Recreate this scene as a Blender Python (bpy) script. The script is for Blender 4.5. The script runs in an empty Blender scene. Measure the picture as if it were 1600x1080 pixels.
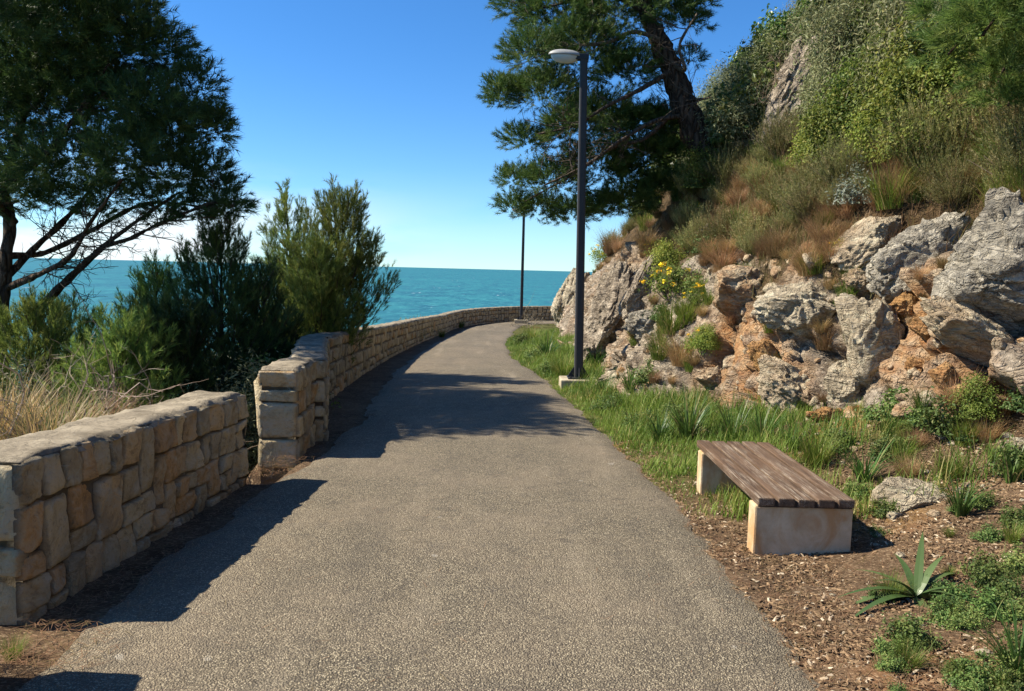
import bpy, bmesh, math, random
import numpy as np
from mathutils import Vector, Matrix
from mathutils.bvhtree import BVHTree
SC = bpy.context.scene; COL = SC.collection
rng = np.random.default_rng(11); random.seed(5)
R = math.radians

# ------------------------------------------------------------------ camera
F = 1250.0
CAM = Vector((0, 0, 1.75))
CM = (Matrix.Rotation(R(90) - math.atan(119/1250), 3, 'X') @ Matrix.Rotation(R(1.44), 3, 'Z'))
cd = bpy.data.cameras.new('camera'); cam = bpy.data.objects.new('camera', cd); COL.objects.link(cam)
cam.matrix_world = Matrix.Translation(CAM) @ CM.to_4x4()
cd.sensor_fit = 'HORIZONTAL'; cd.sensor_width = 36; cd.lens = 36*F/1600; cd.clip_start = .05; cd.clip_end = 100000
SC.camera = cam
def ray(px, py):
    return (CM @ Vector(((px-800)/F, -(py-540)/F, -1))).normalized()
def P(px, py, Y):                       # the point of the line of sight that lies Y metres down the path
    d = ray(px, py); return CAM + d*(Y/d.y)

# ------------------------------------------------------------------ numpy noise
def _hash(ix, iy, iz, s):
    n = (ix*374761393 + iy*668265263 + iz*1274126177 + s*974634777) & 0xffffffff
    n = ((n ^ (n >> 13))*1274126177) & 0xffffffff
    n = ((n ^ (n >> 16))*2246822519) & 0xffffffff
    n = n ^ (n >> 15)
    return (n & 0xffffff)/float(0xffffff)
def vn(p, s=0):
    p = np.asarray(p, float); i = np.floor(p).astype(np.int64); f = p-i; f = f*f*f*(f*(f*6-15)+10)
    r = 0
    for a in (0, 1):
        for b in (0, 1):
            for c in (0, 1):
                w = (f[:, 0] if a else 1-f[:, 0])*(f[:, 1] if b else 1-f[:, 1])*(f[:, 2] if c else 1-f[:, 2])
                r = r+w*_hash(i[:, 0]+a, i[:, 1]+b, i[:, 2]+c, s)
    return r*2-1
def fbm(p, o=4, s=0, g=.5):
    p = np.asarray(p, float); r = 0; a = 1
    for k in range(o):
        r = r+a*vn(p, s+k*17); p = p*2.03+3.1; a *= g
    return r
def voro(p, s=0):
    p = np.asarray(p, float); i = np.floor(p).astype(np.int64)
    f1 = np.full(len(p), 9.); f2 = f1.copy(); idv = np.zeros(len(p))
    for a in (-1, 0, 1):
        for b in (-1, 0, 1):
            for c in (-1, 0, 1):
                x, y, z = i[:, 0]+a, i[:, 1]+b, i[:, 2]+c
                q = np.stack([x+_hash(x, y, z, s), y+_hash(x, y, z, s+1), z+_hash(x, y, z, s+2)], 1)
                d = np.sqrt(((q-p)**2).sum(1)); h = _hash(x, y, z, s+3)
                near = d < f1
                f2 = np.where(near, f1, np.minimum(f2, d)); idv = np.where(near, h, idv); f1 = np.where(near, d, f1)
    return f1, f2, idv
def unit(v): return v/np.maximum(np.linalg.norm(v, axis=-1, keepdims=True), 1e-9)
def rdir(n, r=rng): return unit(r.normal(size=(n, 3)))

# ------------------------------------------------------------------ mesh builder
class MB:
    def __init__(s): s.V = []; s.T = []; s.Q = []; s.C = []; s.n = 0
    def add(s, V, faces, col=(0, 0, 0)):
        V = np.asarray(V, float).reshape(-1, 3); col = np.asarray(col, float)
        if col.ndim == 1: col = np.tile(col, (len(V), 1))
        s.V.append(V); s.C.append(col)
        for f in faces:
            f = np.asarray(f, np.int64)
            if len(f) == 0: continue
            (s.T if f.shape[1] == 3 else s.Q).append(f+s.n)
        s.n += len(V)
    def build(s, name, mat, parent=None, smooth=True):
        V = np.concatenate(s.V); C = np.concatenate(s.C)
        q_ = parent
        while q_ is not None: V = V-np.array(q_.location); q_ = q_.parent
        me = bpy.data.meshes.new(name)
        me.vertices.add(len(V)); me.vertices.foreach_set('co', V.astype(np.float32).ravel())
        t = np.concatenate(s.T) if s.T else np.zeros((0, 3), np.int64)
        q = np.concatenate(s.Q) if s.Q else np.zeros((0, 4), np.int64)
        me.loops.add(t.size+q.size); me.loops.foreach_set('vertex_index', np.concatenate([t.ravel(), q.ravel()]).astype(np.int32))
        me.polygons.add(len(t)+len(q))
        me.polygons.foreach_set('loop_start', np.concatenate([np.arange(len(t))*3, t.size+np.arange(len(q))*4]).astype(np.int32))
        me.polygons.foreach_set('use_smooth', np.full(len(t)+len(q), smooth))
        me.update(calc_edges=True)
        a = me.color_attributes.new('Col', 'FLOAT_COLOR', 'POINT')
        a.data.foreach_set('color', np.concatenate([C, np.ones((len(C), 1))], 1).astype(np.float32).ravel())
        me.materials.append(mat)
        o = bpy.data.objects.new(name, me); COL.objects.link(o)
        if parent is not None: o.parent = parent
        return o
def gridf(nu, nv):
    i = np.arange(nu*nv).reshape(nu, nv)
    return np.stack([i[:-1, :-1], i[1:, :-1], i[1:, 1:], i[:-1, 1:]], -1).reshape(-1, 4)
def tube(pts, rad, n=7, rough=0, seed=0):
    pts = np.asarray(pts, float); rad = np.broadcast_to(np.asarray(rad, float), (len(pts),))
    t = unit(np.gradient(pts, axis=0)); up = np.array([.31, .17, .94]); V = []
    a = np.linspace(0, 2*np.pi, n, endpoint=False)
    for k in range(len(pts)):
        u = np.cross(t[k], up); u /= max(np.linalg.norm(u), 1e-6); w = np.cross(t[k], u)
        V.append(pts[k]+rad[k]*(np.cos(a)[:, None]*u+np.sin(a)[:, None]*w))
    V = np.concatenate(V)
    if rough: V = V+unit(V-np.repeat(pts, n, 0))*(fbm(V*np.array([9, 9, 4.]), 3, seed)*rough)[:, None]
    f = []
    for k in range(len(pts)-1):
        b = k*n; j = np.arange(n); f.append(np.stack([b+j, b+(j+1) % n, b+n+(j+1) % n, b+n+j], 1))
    e = (len(pts)-1)*n
    V = np.concatenate([V, pts[-1:]]); c = len(V)-1; j = np.arange(n)
    return V, [np.concatenate(f), np.stack([e+j, e+(j+1) % n, np.full(n, c)], 1)]
def spline(pts, n=12):
    pts = np.asarray([tuple(p) for p in pts], float); k = len(pts)
    pp = np.concatenate([[2*pts[0]-pts[1]], pts, [2*pts[-1]-pts[-2]]]); out = []
    for i in range(k-1):
        p0, p1, p2, p3 = pp[i:i+4]
        for u in np.linspace(0, 1, n, endpoint=False):
            out.append(.5*(2*p1+(p2-p0)*u+(2*p0-5*p1+4*p2-p3)*u*u+(-p0+3*p1-3*p2+p3)*u**3))
    out.append(pts[-1]); return np.array(out)
def box(mb, lo, hi, col=(0, 0, 0), bev=.01):
    lo = np.array(lo, float); hi = np.array(hi, float)
    bm = bmesh.new(); bmesh.ops.create_cube(bm, size=1)
    for v in bm.verts: v.co = Vector((lo+hi)/2)+Vector([v.co[i]*(hi-lo)[i] for i in range(3)])
    if bev: bmesh.ops.bevel(bm, geom=bm.edges[:], offset=bev, segments=2, affect='EDGES', profile=.6)
    addbm(mb, bm, col)
def addbm(mb, bm, col=(0, 0, 0)):
    bmesh.ops.triangulate(bm, faces=bm.faces[:]); bm.verts.index_update()
    mb.add(np.array([v.co for v in bm.verts]), [np.array([[v.index for v in f.verts] for f in bm.faces])], col); bm.free()

def tag(o, label=None, cat=None, group=None, kind=None):
    if label: o['label'] = label
    if cat: o['category'] = cat
    if group: o['group'] = group
    if kind: o['kind'] = kind
    return o
def thing(name, loc, label, cat, group=None):
    o = bpy.data.objects.new(name, None); COL.objects.link(o); o.location = loc; o.empty_display_size = .2
    return tag(o, label, cat, group)

# ------------------------------------------------------------------ materials
class NB:
    def __init__(s, name):
        s.m = bpy.data.materials.new(name); s.m.use_nodes = True; s.t = s.m.node_tree; s.t.nodes.clear()
        s.out = s.t.nodes.new('ShaderNodeOutputMaterial')
        s.co = s.t.nodes.new('ShaderNodeTexCoord').outputs['Object']
    def n(s, ty, **kw):
        nd = s.t.nodes.new('ShaderNode'+ty)
        for k, v in kw.items(): setattr(nd, k, v)
        return nd
    def put(s, sock, v):
        if hasattr(v, 'is_linked'): s.t.links.new(v, sock)
        elif v is not None:
            if isinstance(v, (tuple, list)) and len(v) == 3 and sock.type == 'RGBA': v = (*v, 1)
            sock.default_value = v
    def map(s, scale=(1, 1, 1), rot=(0, 0, 0), vec=None):
        m = s.n('Mapping'); s.put(m.inputs['Vector'], vec or s.co); m.inputs['Scale'].default_value = scale; m.inputs['Rotation'].default_value = rot
        return m.outputs[0]
    def noise(s, scale, detail=5, rough=.55, vec=None, dist=0, color=False):
        n = s.n('TexNoise'); s.put(n.inputs['Vector'], vec or s.co); n.inputs['Scale'].default_value = scale
        n.inputs['Detail'].default_value = detail; n.inputs['Roughness'].default_value = rough; n.inputs['Distortion'].default_value = dist
        return n.outputs[1 if color else 0]
    def voro(s, scale, feature='F1', vec=None, out='Distance'):
        n = s.n('TexVoronoi', feature=feature); s.put(n.inputs['Vector'], vec or s.co); n.inputs['Scale'].default_value = scale
        return n.outputs[out]
    def math(s, op, a, b=None, clamp=False):
        n = s.n('Math', operation=op); n.use_clamp = clamp; s.put(n.inputs[0], a)
        if b is not None: s.put(n.inputs[1], b)
        return n.outputs[0]
    def mix(s, f, a, b, blend='MIX'):
        n = s.n('MixRGB', blend_type=blend); s.put(n.inputs[0], f); s.put(n.inputs[1], a); s.put(n.inputs[2], b); return n.outputs[0]
    def ramp(s, f, stops):
        n = s.n('ValToRGB'); s.put(n.inputs[0], f); e = n.color_ramp.elements
        while len(e) < len(stops): e.new(.5)
        for el, (p, c) in zip(e, stops):
            el.position = p; el.color = (*c, 1) if isinstance(c, tuple) else (c, c, c, 1)
        return n.outputs[0]
    def rng(s, f, a, b, lo=0., hi=1.):
        n = s.n('MapRange', interpolation_type='SMOOTHSTEP'); s.put(n.inputs[0], f)
        for i, v in zip((1, 2, 3, 4), (a, b, lo, hi)): n.inputs[i].default_value = v
        return n.outputs[0]
    def attr(s, name='Col'):
        n = s.n('Attribute', attribute_name=name); sp = s.n('SeparateColor'); s.t.links.new(n.outputs['Color'], sp.inputs[0]); return sp.outputs
    def bump(s, h, st=.5, dist=.02, normal=None):
        n = s.n('Bump'); n.inputs['Strength'].default_value = st; n.inputs['Distance'].default_value = dist; s.put(n.inputs['Height'], h)
        if normal: s.put(n.inputs['Normal'], normal)
        return n.outputs[0]
    def pr(s, col, rough=.8, normal=None, spec=.3, metal=0, trans=0, tcol=None):
        b = s.n('BsdfPrincipled'); s.put(b.inputs['Base Color'], col); s.put(b.inputs['Roughness'], rough); s.put(b.inputs['Normal'], normal)
        b.inputs['Specular IOR Level'].default_value = spec; b.inputs['Metallic'].default_value = metal
        o = b.outputs[0]
        if trans:
            tr = s.n('BsdfTranslucent'); s.put(tr.inputs[0], tcol or col); mx = s.n('MixShader'); mx.inputs[0].default_value = trans
            s.t.links.new(o, mx.inputs[1]); s.t.links.new(tr.outputs[0], mx.inputs[2]); o = mx.outputs[0]
        s.t.links.new(o, s.out.inputs[0]); return s.m

def foliage(name, c1, c2, c3=None, trans=.25, rough=.55, spec=.25):
    b = NB(name); a = b.attr()
    col = b.mix(a[0], c1, c2)
    if c3: col = b.mix(a[1], col, c3)
    rn = b.n('ObjectInfo').outputs['Random']                # no two plants quite the same green
    hs = b.n('HueSaturation'); b.put(hs.inputs['Hue'], b.rng(rn, 0, 1, .478, .512)); b.put(hs.inputs['Value'], b.rng(b.math('FRACT', b.math('MULTIPLY', rn, 7.3)), 0, 1, .72, 1.3)); hs.inputs['Saturation'].default_value = 1.0; b.put(hs.inputs['Color'], col); col = hs.outputs[0]
    return b.pr(col, rough, None, spec, 0, trans)
def rock_mat(name, light, mid, dark, scale=1.0, mott=0.5):
    b = NB(name); a = b.attr()
    bed = b.map((1.0*scale, 1.0*scale, 2.4*scale), (.3, .65, .2))
    big = b.noise(1.0*scale, 4, .6, dist=.6); med = b.noise(3.6, 9, .7, bed, .5); fine = b.noise(24*scale, 8, .72)
    fis = b.math('ABSOLUTE', b.math('SUBTRACT', b.noise(1.5, 5, .6, bed, .9), .5)); fis2 = b.math('ABSOLUTE', b.math('SUBTRACT', b.noise(5.5*scale, 4, .6, dist=.7), .5))
    col = b.ramp(b.math('ADD', b.math('MULTIPLY', big, .5), b.math('MULTIPLY', med, .55)), [(.38, dark), (.51, mid), (.63, light)])
    pt = b.rng(b.noise(3.6, 5, .6, bed, 1.5), .53, .58)
    col = b.mix(b.math('MULTIPLY', pt, mott), col, tuple(min(.75, x*1.25) for x in light))
    col = b.mix(b.rng(fine, .3, .7, 0, .4), col, tuple(x*.6 for x in dark))
    col = b.mix(b.rng(fis, .0, .014, .5, 0), col, (.06, .045, .032)); col = b.mix(b.rng(fis2, .0, .03, .22, 0), col, (.09, .07, .05))
    orange = b.mix(b.rng(med, .35, .65), (.36, .165, .065), (.52, .32, .16))
    col = b.mix(b.math('MULTIPLY', a[1], b.rng(b.noise(2.6*scale, 5), .3, .55, .2, 1)), col, orange)
    soil = b.mix(b.rng(med, .35, .65), (.06, .04, .02), (.14, .09, .045))
    col = b.mix(a[0], col, soil)
    h = b.math('ADD', b.math('ADD', b.math('MULTIPLY', med, 1.3), b.math('MULTIPLY', fine, .45)),
               b.math('ADD', b.rng(fis, 0, .04, 0, .35), b.rng(fis2, 0, .06, 0, .3)))
    return b.pr(col, .92, b.bump(h, 1.0, .075/scale), .15)

M_cliff = rock_mat('limestone_cliff', (.56, .47, .36), (.36, .29, .215), (.15, .12, .095))
M_grey = rock_mat('grey_limestone', (.53, .47, .37), (.35, .31, .245), (.17, .15, .125), 1.2, .7)
M_pale = rock_mat('pale_limestone', (.70, .59, .43), (.53, .435, .305), (.27, .22, .155), 1.2, .3)
M_ochre = rock_mat('ochre_rock', (.6, .36, .13), (.46, .25, .09), (.22, .13, .06), 1.4, .3)

def asphalt():
    b = NB('asphalt')
    vec = b.co
    cell = b.voro(118, 'F1', vec, 'Color'); d = b.voro(118, 'F1', vec)
    sp = b.n('SeparateColor'); b.t.links.new(cell, sp.inputs[0])
    grain = b.ramp(sp.outputs[0], [(0, (.075, .06, .041)), (.4, (.205, .168, .109)), (.8, (.38, .31, .205)), (1, (.60, .51, .35))])
    col = b.mix(b.rng(d, .25, .62, 0, .85), grain, (.075, .061, .045))
    big = b.noise(.7, 4, .6); med = b.noise(5, 5, .65)
    col = b.mix(b.rng(big, .35, .7, 0, .38), col, (.27, .21, .145))
    col = b.mix(b.rng(med, .45, .75, 0, .35), col, (.06, .053, .045))
    strk = b.noise(1, 5, .6, b.map((2.6, .35, 1))); col = b.mix(b.rng(strk, .5, .72, 0, .4), col, (.10, .083, .062)); col = b.mix(b.rng(strk, .45, .25, 0, .4), col, (.33, .27, .19))
    blot = b.rng(b.noise(2.3, 3, .55, dist=1), .66, .72, 0, .45); col = b.mix(blot, col, (.06, .05, .04))
    pale = b.rng(b.noise(5.2, 2, .4), .735, .765)
    col = b.mix(b.math('MULTIPLY', pale, .5), col, (.38, .34, .28))
    h = b.math('ADD', b.math('MULTIPLY', d, -1.0), b.math('MULTIPLY', med, .5))
    return b.pr(col, .85, b.bump(h, .9, .009), .25)
M_asphalt = asphalt()

def ground_mat():
    b = NB('ground_soil'); a = b.attr()          # r litter soil, g grass, b orange
    n1 = b.noise(2.2, 6, .65); n2 = b.noise(22, 6, .7); ch = b.voro(55, 'F1', b.map((1, 2.4, 1)), 'Color')
    sp = b.n('SeparateColor'); b.t.links.new(ch, sp.inputs[0])
    soil = b.mix(b.rng(n1, .3, .7), (.065, .04, .024), (.165, .108, .064))
    soil = b.mix(b.rng(sp.outputs[1], .72, .95, 0, .7), soil, (.34, .24, .15))
    soil = b.mix(b.rng(n2, .5, .72, 0, .6), soil, (.05, .026, .016))
    gr = b.mix(b.rng(n2, .35, .65), (.06, .075, .02), (.15, .135, .04))
    col = b.mix(b.math('MULTIPLY', a[1], b.rng(n1, .2, .5, .55, 1)), soil, gr)
    col = b.mix(a[2], col, (.4, .17, .06))
    h = b.math('ADD', n2, b.math('MULTIPLY', sp.outputs[0], .6))
    return b.pr(col, .95, b.bump(h, .9, .03), .1)
M_ground = ground_mat()

def wallstone():
    b = NB('wall_stone'); a = b.attr()
    n1 = b.noise(7, 8, .7, dist=.5); n2 = b.noise(38, 7, .7); n3 = b.noise(2.1, 3, .5)
    col = b.mix(a[0], (.38, .295, .17), (.67, .52, .30))
    col = b.mix(a[2], col, (.55, .30, .11))
    col = b.mix(b.rng(n1, .42, .68, 0, .75), col, (.5, .45, .35))
    col = b.mix(b.rng(n1, .5, .28, 0, .8), col, (.16, .125, .085))
    col = b.mix(b.rng(n2, .52, .75, 0, .55), col, (.11, .09, .065))
    col = b.mix(b.rng(n3, .55, .7, 0, .45), col, (.17, .16, .13))
    col = b.mix(a[1], col, (.12, .095, .066))
    h = b.math('ADD', n1, b.math('MULTIPLY', n2, .45))
    lich = b.rng(b.noise(5.5, 5, .6, dist=1.5), .6, .66, 0, .5); col = b.mix(lich, col, (.42, .41, .34))
    return b.pr(col, .92, b.bump(h, 1.0, .05), .15)
M_stone = wallstone()
def coping():
    b = NB('wall_coping'); n1 = b.noise(3.5, 8, .65); n2 = b.noise(30, 8, .72); c = b.voro(4, 'DISTANCE_TO_EDGE', b.mix(.3, b.co, b.noise(3, color=True)))
    col = b.mix(b.rng(n1, .3, .7), (.16, .13, .09), (.36, .30, .215))
    col = b.mix(b.rng(n2, .48, .72, 0, .6), col, (.10, .085, .06))
    col = b.mix(b.rng(c, 0, .02, .55, 0), col, (.08, .065, .045))
    return b.pr(col, .93, b.bump(b.math('ADD', n1, b.math('MULTIPLY', n2, .5)), .8, .03), .15)
M_cope = coping()
def bark():
    b = NB('pine_bark'); a = b.attr(); v = b.map((9, 9, 2.6)); n = b.noise(1.4, 8, .7, v, .8); vo = b.voro(1.3, 'DISTANCE_TO_EDGE', b.mix(.3, v, b.noise(2, 3, .5, v, color=True)))
    col = b.mix(b.rng(n, .3, .7), (.045, .03, .022), (.14, .095, .065)); col = b.mix(b.rng(vo, 0, .12, .8, 0), col, (.02, .014, .01))
    col = b.mix(a[0], col, (.30, .26, .21))
    return b.pr(col, .95, b.bump(b.math('ADD', n, b.rng(vo, 0, .25, 0, 1)), 1, .05), .1)
M_bark = bark()
def wood():
    b = NB('weathered_wood'); a = b.attr(); v = b.map((38, 1.6, 38)); n = b.noise(1, 9, .72, v, .4); n2 = b.noise(.9, 6, .6, b.map((7, 2.0, 7))); g = b.noise(3.2, 8, .75, b.map((60, 1.2, 60)))
    col = b.mix(b.rng(n, .3, .7), (.045, .026, .015), (.16, .095, .055))
    worn = b.math('MULTIPLY', b.rng(g, .47, .62), b.rng(n2, .42, .62))
    col = b.mix(b.math('MULTIPLY', worn, .85), col, (.42, .35, .27))
    col = b.mix(b.math('MULTIPLY', a[1], .3), col, (.2, .135, .095)); col = b.mix(a[0], col, (.025, .017, .013))
    return b.pr(col, .7, b.bump(b.math('ADD', n, g), .6, .006), .3)
M_wood = wood()
def concrete(name, c1, c2, st):
    b = NB(name); n1 = b.noise(5, 7, .65); n2 = b.noise(60, 6, .7); n3 = b.noise(3.4, 6, .7, b.map((1, 1, .6)), .8)
    col = b.mix(b.rng(n1, .3, .7), c1, c2); col = b.mix(b.rng(n3, .42, .66, 0, .8), col, st); col = b.mix(b.rng(n2, .55, .75, 0, .35), col, tuple(x*.5 for x in c1))
    return b.pr(col, .9, b.bump(b.math('ADD', n1, b.math('MULTIPLY', n2, .4)), .5, .015), .2)
M_conc = concrete('bench_concrete', (.46, .35, .22), (.64, .52, .35), (.46, .24, .09))
M_foot = concrete('footing_concrete', (.36, .31, .22), (.52, .45, .33), (.24, .19, .12))
def paint(name, c, rough, spec=.4, metal=0):
    b = NB(name); n = b.noise(14, 5); return b.pr(b.mix(b.rng(n, .4, .7, 0, .3), c, tuple(x*.65 for x in c)), rough, b.bump(b.noise(120, 3), .1, .002), spec, metal)
M_pole = paint('grey_pole_paint', (.045, .044, .046), .6, .25)
M_dark = paint('dark_steel', (.018, .018, .022), .55)
M_head = paint('lamp_shell', (.30, .30, .29), .5)
b = NB('lamp_glass'); M_lens = b.pr((.5, .5, .47), .25, None, .6)

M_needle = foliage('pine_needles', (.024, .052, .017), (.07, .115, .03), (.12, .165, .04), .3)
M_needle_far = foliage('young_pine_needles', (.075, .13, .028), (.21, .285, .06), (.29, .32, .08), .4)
M_leaf = foliage('broad_leaves', (.10, .155, .028), (.25, .315, .06), (.38, .37, .09), .4)
M_weed = foliage('weed_leaves', (.055, .105, .028), (.14, .205, .05), (.24, .25, .08), .3)
M_broad = foliage('glossy_leaves', (.05, .10, .02), (.17, .25, .05), (.30, .33, .08), .3, .35, .5)
M_needle_mid = foliage('hill_pine_needles', (.04, .082, .02), (.115, .17, .036), (.18, .21, .05), .3)
M_olive = foliage('olive_leaves', (.13, .15, .06), (.26, .275, .13), (.32, .29, .14), .3)
M_heath = foliage('heath_sprigs', (.135, .15, .05), (.29, .28, .10), (.38, .29, .14), .35)
M_silver = foliage('silver_leaves', (.20, .24, .17), (.36, .39, .31), (.16, .21, .12), .2)
M_dry = foliage('dry_grass', (.23, .135, .06), (.50, .34, .17), (.17, .17, .055), .35)
M_grass = foliage('green_grass', (.065, .12, .016), (.17, .235, .04), (.36, .29, .11), .4)
M_strap = foliage('strap_leaves', (.035, .09, .016), (.11, .20, .04), (.26, .22, .09), .3, .4, .4)
M_aloe = foliage('fleshy_leaves', (.055, .105, .03), (.13, .19, .065), (.2, .2, .08), .12, .4, .4)
M_yellow = foliage('yellow_petals', (.75, .52, .02), (.85, .68, .05), None, .3)
M_twig = foliage('bare_twigs', (.24, .18, .115), (.48, .38, .26), (.11, .08, .06), 0)
M_chip = foliage('wood_chips', (.07, .04, .024), (.26, .165, .098), (.5, .4, .29), 0, .9, .1)

# ------------------------------------------------------------------ lie of the land
def ip(x, tab): return np.interp(x, [t[0] for t in tab], [t[1] for t in tab])
def zp(Y): return -.034*np.log1p(np.exp(np.clip((np.asarray(Y, float)-4)*2, -60, 60)))/2*1.0
XR = [(-8, 1.5), (0, 1.45), (3.36, 1.38), (4.5, 1.34), (5.34, 1.40), (6.74, 1.35), (8.2, 1.21), (11, 1.06), (13.4, .86), (16.2, .62), (20.9, .02), (26.4, -.2), (31, -.15), (35.7, .05), (40, .5), (42, 2), (43.5, 6), (45, 14)]
WX = [(-8, -2.3), (6.65, -2.22), (7.66, -2.08), (8.6, -2.05), (11.8, -2.75), (16, -3.0), (20.8, -3.13), (28, -3.1), (33, -2.95), (37.7, -2.6), (40.5, -1.6), (43, 0), (44.6, 2.5), (45.6, 6), (46.5, 12), (48, 30)]
XB = [(-6, 4.6), (0, 4.9), (4, 4.55), (6, 4.1), (7, 3.72), (8, 3.3), (10, 2.75), (12, 2.35), (14, 2.05), (16, 1.85), (19, 1.75), (23, 1.7), (28, 1.72), (31, 2.0), (34, 3.2), (38, 6.5), (42, 11), (50, 22), (60, 34)]
def smooth(x, tab, w=.7):
    return sum(ip(x+d*w, tab) for d in (-1, -.5, 0, .5, 1))/5
def ground_z(X, Y):
    X = np.asarray(X, float); Y = np.asarray(Y, float)
    z = zp(Y); d = ip(Y, WX)-.35-X; d = np.where(Y > 47, np.maximum(d, Y-47+d*0), d)
    d = np.where((Y > 6.62) & (Y < 7.7), np.maximum(d, -2.02-X+.0), d)
    dl = np.maximum(d, 0); n = fbm(np.stack([X*.6, Y*.6, X*0], -1).reshape(-1, 3), 3, 3).reshape(X.shape)
    left = -.45*np.minimum(dl*3, 1)-.22*np.minimum(dl, 3.5)-.8*np.maximum(dl-3.5, 0)+n*.2*np.minimum(dl, 1)
    dr = np.maximum(X-smooth(Y, XR)+.05, 0); w = np.maximum(smooth(Y, XB)-smooth(Y, XR), .4)
    right = (.30+.32*np.clip((8.8-Y)/2.2, 0, 1))*np.clip(dr/w, 0, 2)**(1.6+.6*np.clip((8.8-Y)/2.2, 0, 1))*np.minimum(w/2, 1)+n*.05*np.minimum(dr, 1)
    return np.maximum(z+left+right-.012, -32)

xs = np.unique(np.concatenate([np.linspace(-90, -14, 26), np.linspace(-14, -5, 34), np.linspace(-5, 6, 150), np.linspace(6, 20, 10)]))
ys = np.unique(np.concatenate([np.linspace(-9, 2, 25), np.linspace(2, 16, 180), np.linspace(16, 50, 120), np.linspace(50, 90, 12)]))
gx, gy = np.meshgrid(xs, ys, indexing='ij'); gz = ground_z(gx, gy)
fine = fbm(np.stack([gx*7, gy*7, gx*0], -1).reshape(-1, 3), 3, 9).reshape(gx.shape)
onpath = (gx > ip(gy, WX)-.1) & (gx < smooth(gy, XR)-.06)
gz = gz+np.where(onpath, -.012, fine*.014)
nz = fbm(np.stack([gx*.9, gy*.9, gx*0], -1).reshape(-1, 3), 4, 21).reshape(gx.shape)
grass = np.clip((gy-6.1)/1.2+nz*.9, 0, 1)*(gx > smooth(gy, XR)-.15)
grass = np.where(gx < ip(gy, WX)-.3, np.clip(.5+nz, 0, 1), grass)
grass = np.where((gx < -1.6) & (gx > -3.4) & (gy < 8.2), 0, grass)
grass = np.where((gx > 2.6) & (gy < 8.5), grass*np.clip(.4+nz*1.2, 0, 1), grass)
mb = MB(); mb.add(np.stack([gx, gy, gz], -1).reshape(-1, 3), [gridf(len(xs), len(ys))], np.stack([gx*0, grass, np.clip(nz-.6, 0, .25)*(gx > 1)], -1).reshape(-1, 3))
ground = tag(mb.build('ground', M_ground), kind='structure')
GV = mb.V[0]; GF = mb.Q[0]

# path: a sheet that follows the bend, with crumbled edges
t = np.concatenate([np.linspace(-8, 20, 520), np.linspace(20.1, 45, 200)])
rx = smooth(t, XR, .5); lx = ip(t, WX)+ip(t, [(-8, .22), (6.6, .22), (8.6, .2), (10, .5), (11.8, .65), (16, .62), (21, .6), (37, .5), (46, .4)])
lx = (lx+np.roll(lx, 9)+np.roll(lx, -9)); lx[:9] = lx[9]; lx[-9:] = lx[-10]; lx /= 3
e = lambda s, k: fbm(np.stack([t*k, t*0, t*0+s], -1), 4, int(s))
rx = rx+e(3, 1.3)*.05+e(5, 6)*.035; lx = lx+e(7, 1.3)*.05+e(9, 6)*.03
u = np.linspace(0, 1, 25); U = u[None, :]; px = lx[:, None]*(1-U)+rx[:, None]*U; py = np.repeat(t[:, None], 25, 1)
pz = zp(py)+.018+.02*(1-(2*U-1)**2)-.03*(np.abs(2*U-1) > .995)
pz = pz+fbm(np.stack([px*.8, py*.8, px*0], -1).reshape(-1, 3), 3, 31).reshape(px.shape)*.006
mb = MB(); mb.add(np.stack([px, py, pz], -1).reshape(-1, 3), [gridf(len(t), 25)]); path = tag(mb.build('path', M_asphalt), kind='structure')

# hillside
PROF = np.array([(-.55, -.35), (-.3, -.02), (-.08, .15), (.04, .45), (.16, .85), (.34, 1.25), (.55, 1.65), (.85, 2.1), (1.25, 2.65), (1.8, 3.4), (3, 4.9), (4, 6.15), (6, 8.6), (9, 11.6), (13, 14.6), (20, 17), (40, 18)])
seg = np.concatenate([[0], np.cumsum(np.hypot(*np.diff(PROF, axis=0).T))])
def prof(s): return np.interp(s, seg, PROF[:, 0]), np.interp(s, seg, PROF[:, 1])
ss = np.concatenate([np.arange(0, 3.9, .03), np.arange(3.9, 9, .07), np.arange(9, 18, .3), np.linspace(18, seg[-1], 14)])
hy = np.concatenate([np.arange(-6, 2.5, .25), np.arange(2.5, 13, .034), np.arange(13, 24, .055), np.arange(24, 36, .11), np.arange(36, 60, .5)])
tt, zz = prof(ss); tt = np.convolve(np.pad(tt, 6, 'edge'), np.ones(13)/13, 'valid'); zz = np.convolve(np.pad(zz, 6, 'edge'), np.ones(13)/13, 'valid')
HT, HY = np.meshgrid(tt, hy, indexing='ij'); HZ = np.repeat(zz[:, None], len(hy), 1)
cliffh = 1+.13*fbm(np.stack([hy*.45, hy*0, hy*0], -1), 3, 4)[None, :]
lob = fbm(np.stack([hy*.5, hy*0, hy*0+4], -1), 3, 8)[None, :]*.28
HX = HT+smooth(HY, XB, 1.2)+lob*np.clip(HT+.5, 0, 1); HZ = HZ*cliffh+zp(HY)
p = np.stack([HX, HY, HZ], -1)
du = np.gradient(p, axis=0); dv = np.gradient(p, axis=1); nn = unit(np.cross(du, dv)); 
if nn[5, 30, 0] > 0: nn = -nn
p = p.reshape(-1, 3); nn = nn.reshape(-1, 3); ht = HT.ravel(); hz = HZ.ravel()
wn = fbm(p*.55, 4, 40)
rock = np.clip(1.25-(np.maximum(ht-.55, 0))*1.5+wn*.9, 0, 1)*np.clip((ht+.5)*5, 0, 1)
A = np.array([[.86, .25, -.45], [-.2, .95, .1], [.46, .15, .87]])
q = p@A.T*np.array([1.9, .8, .7])+np.stack([fbm(p*1.3+k*7., 3, 50+k) for k in range(3)], 1)*.33
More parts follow.
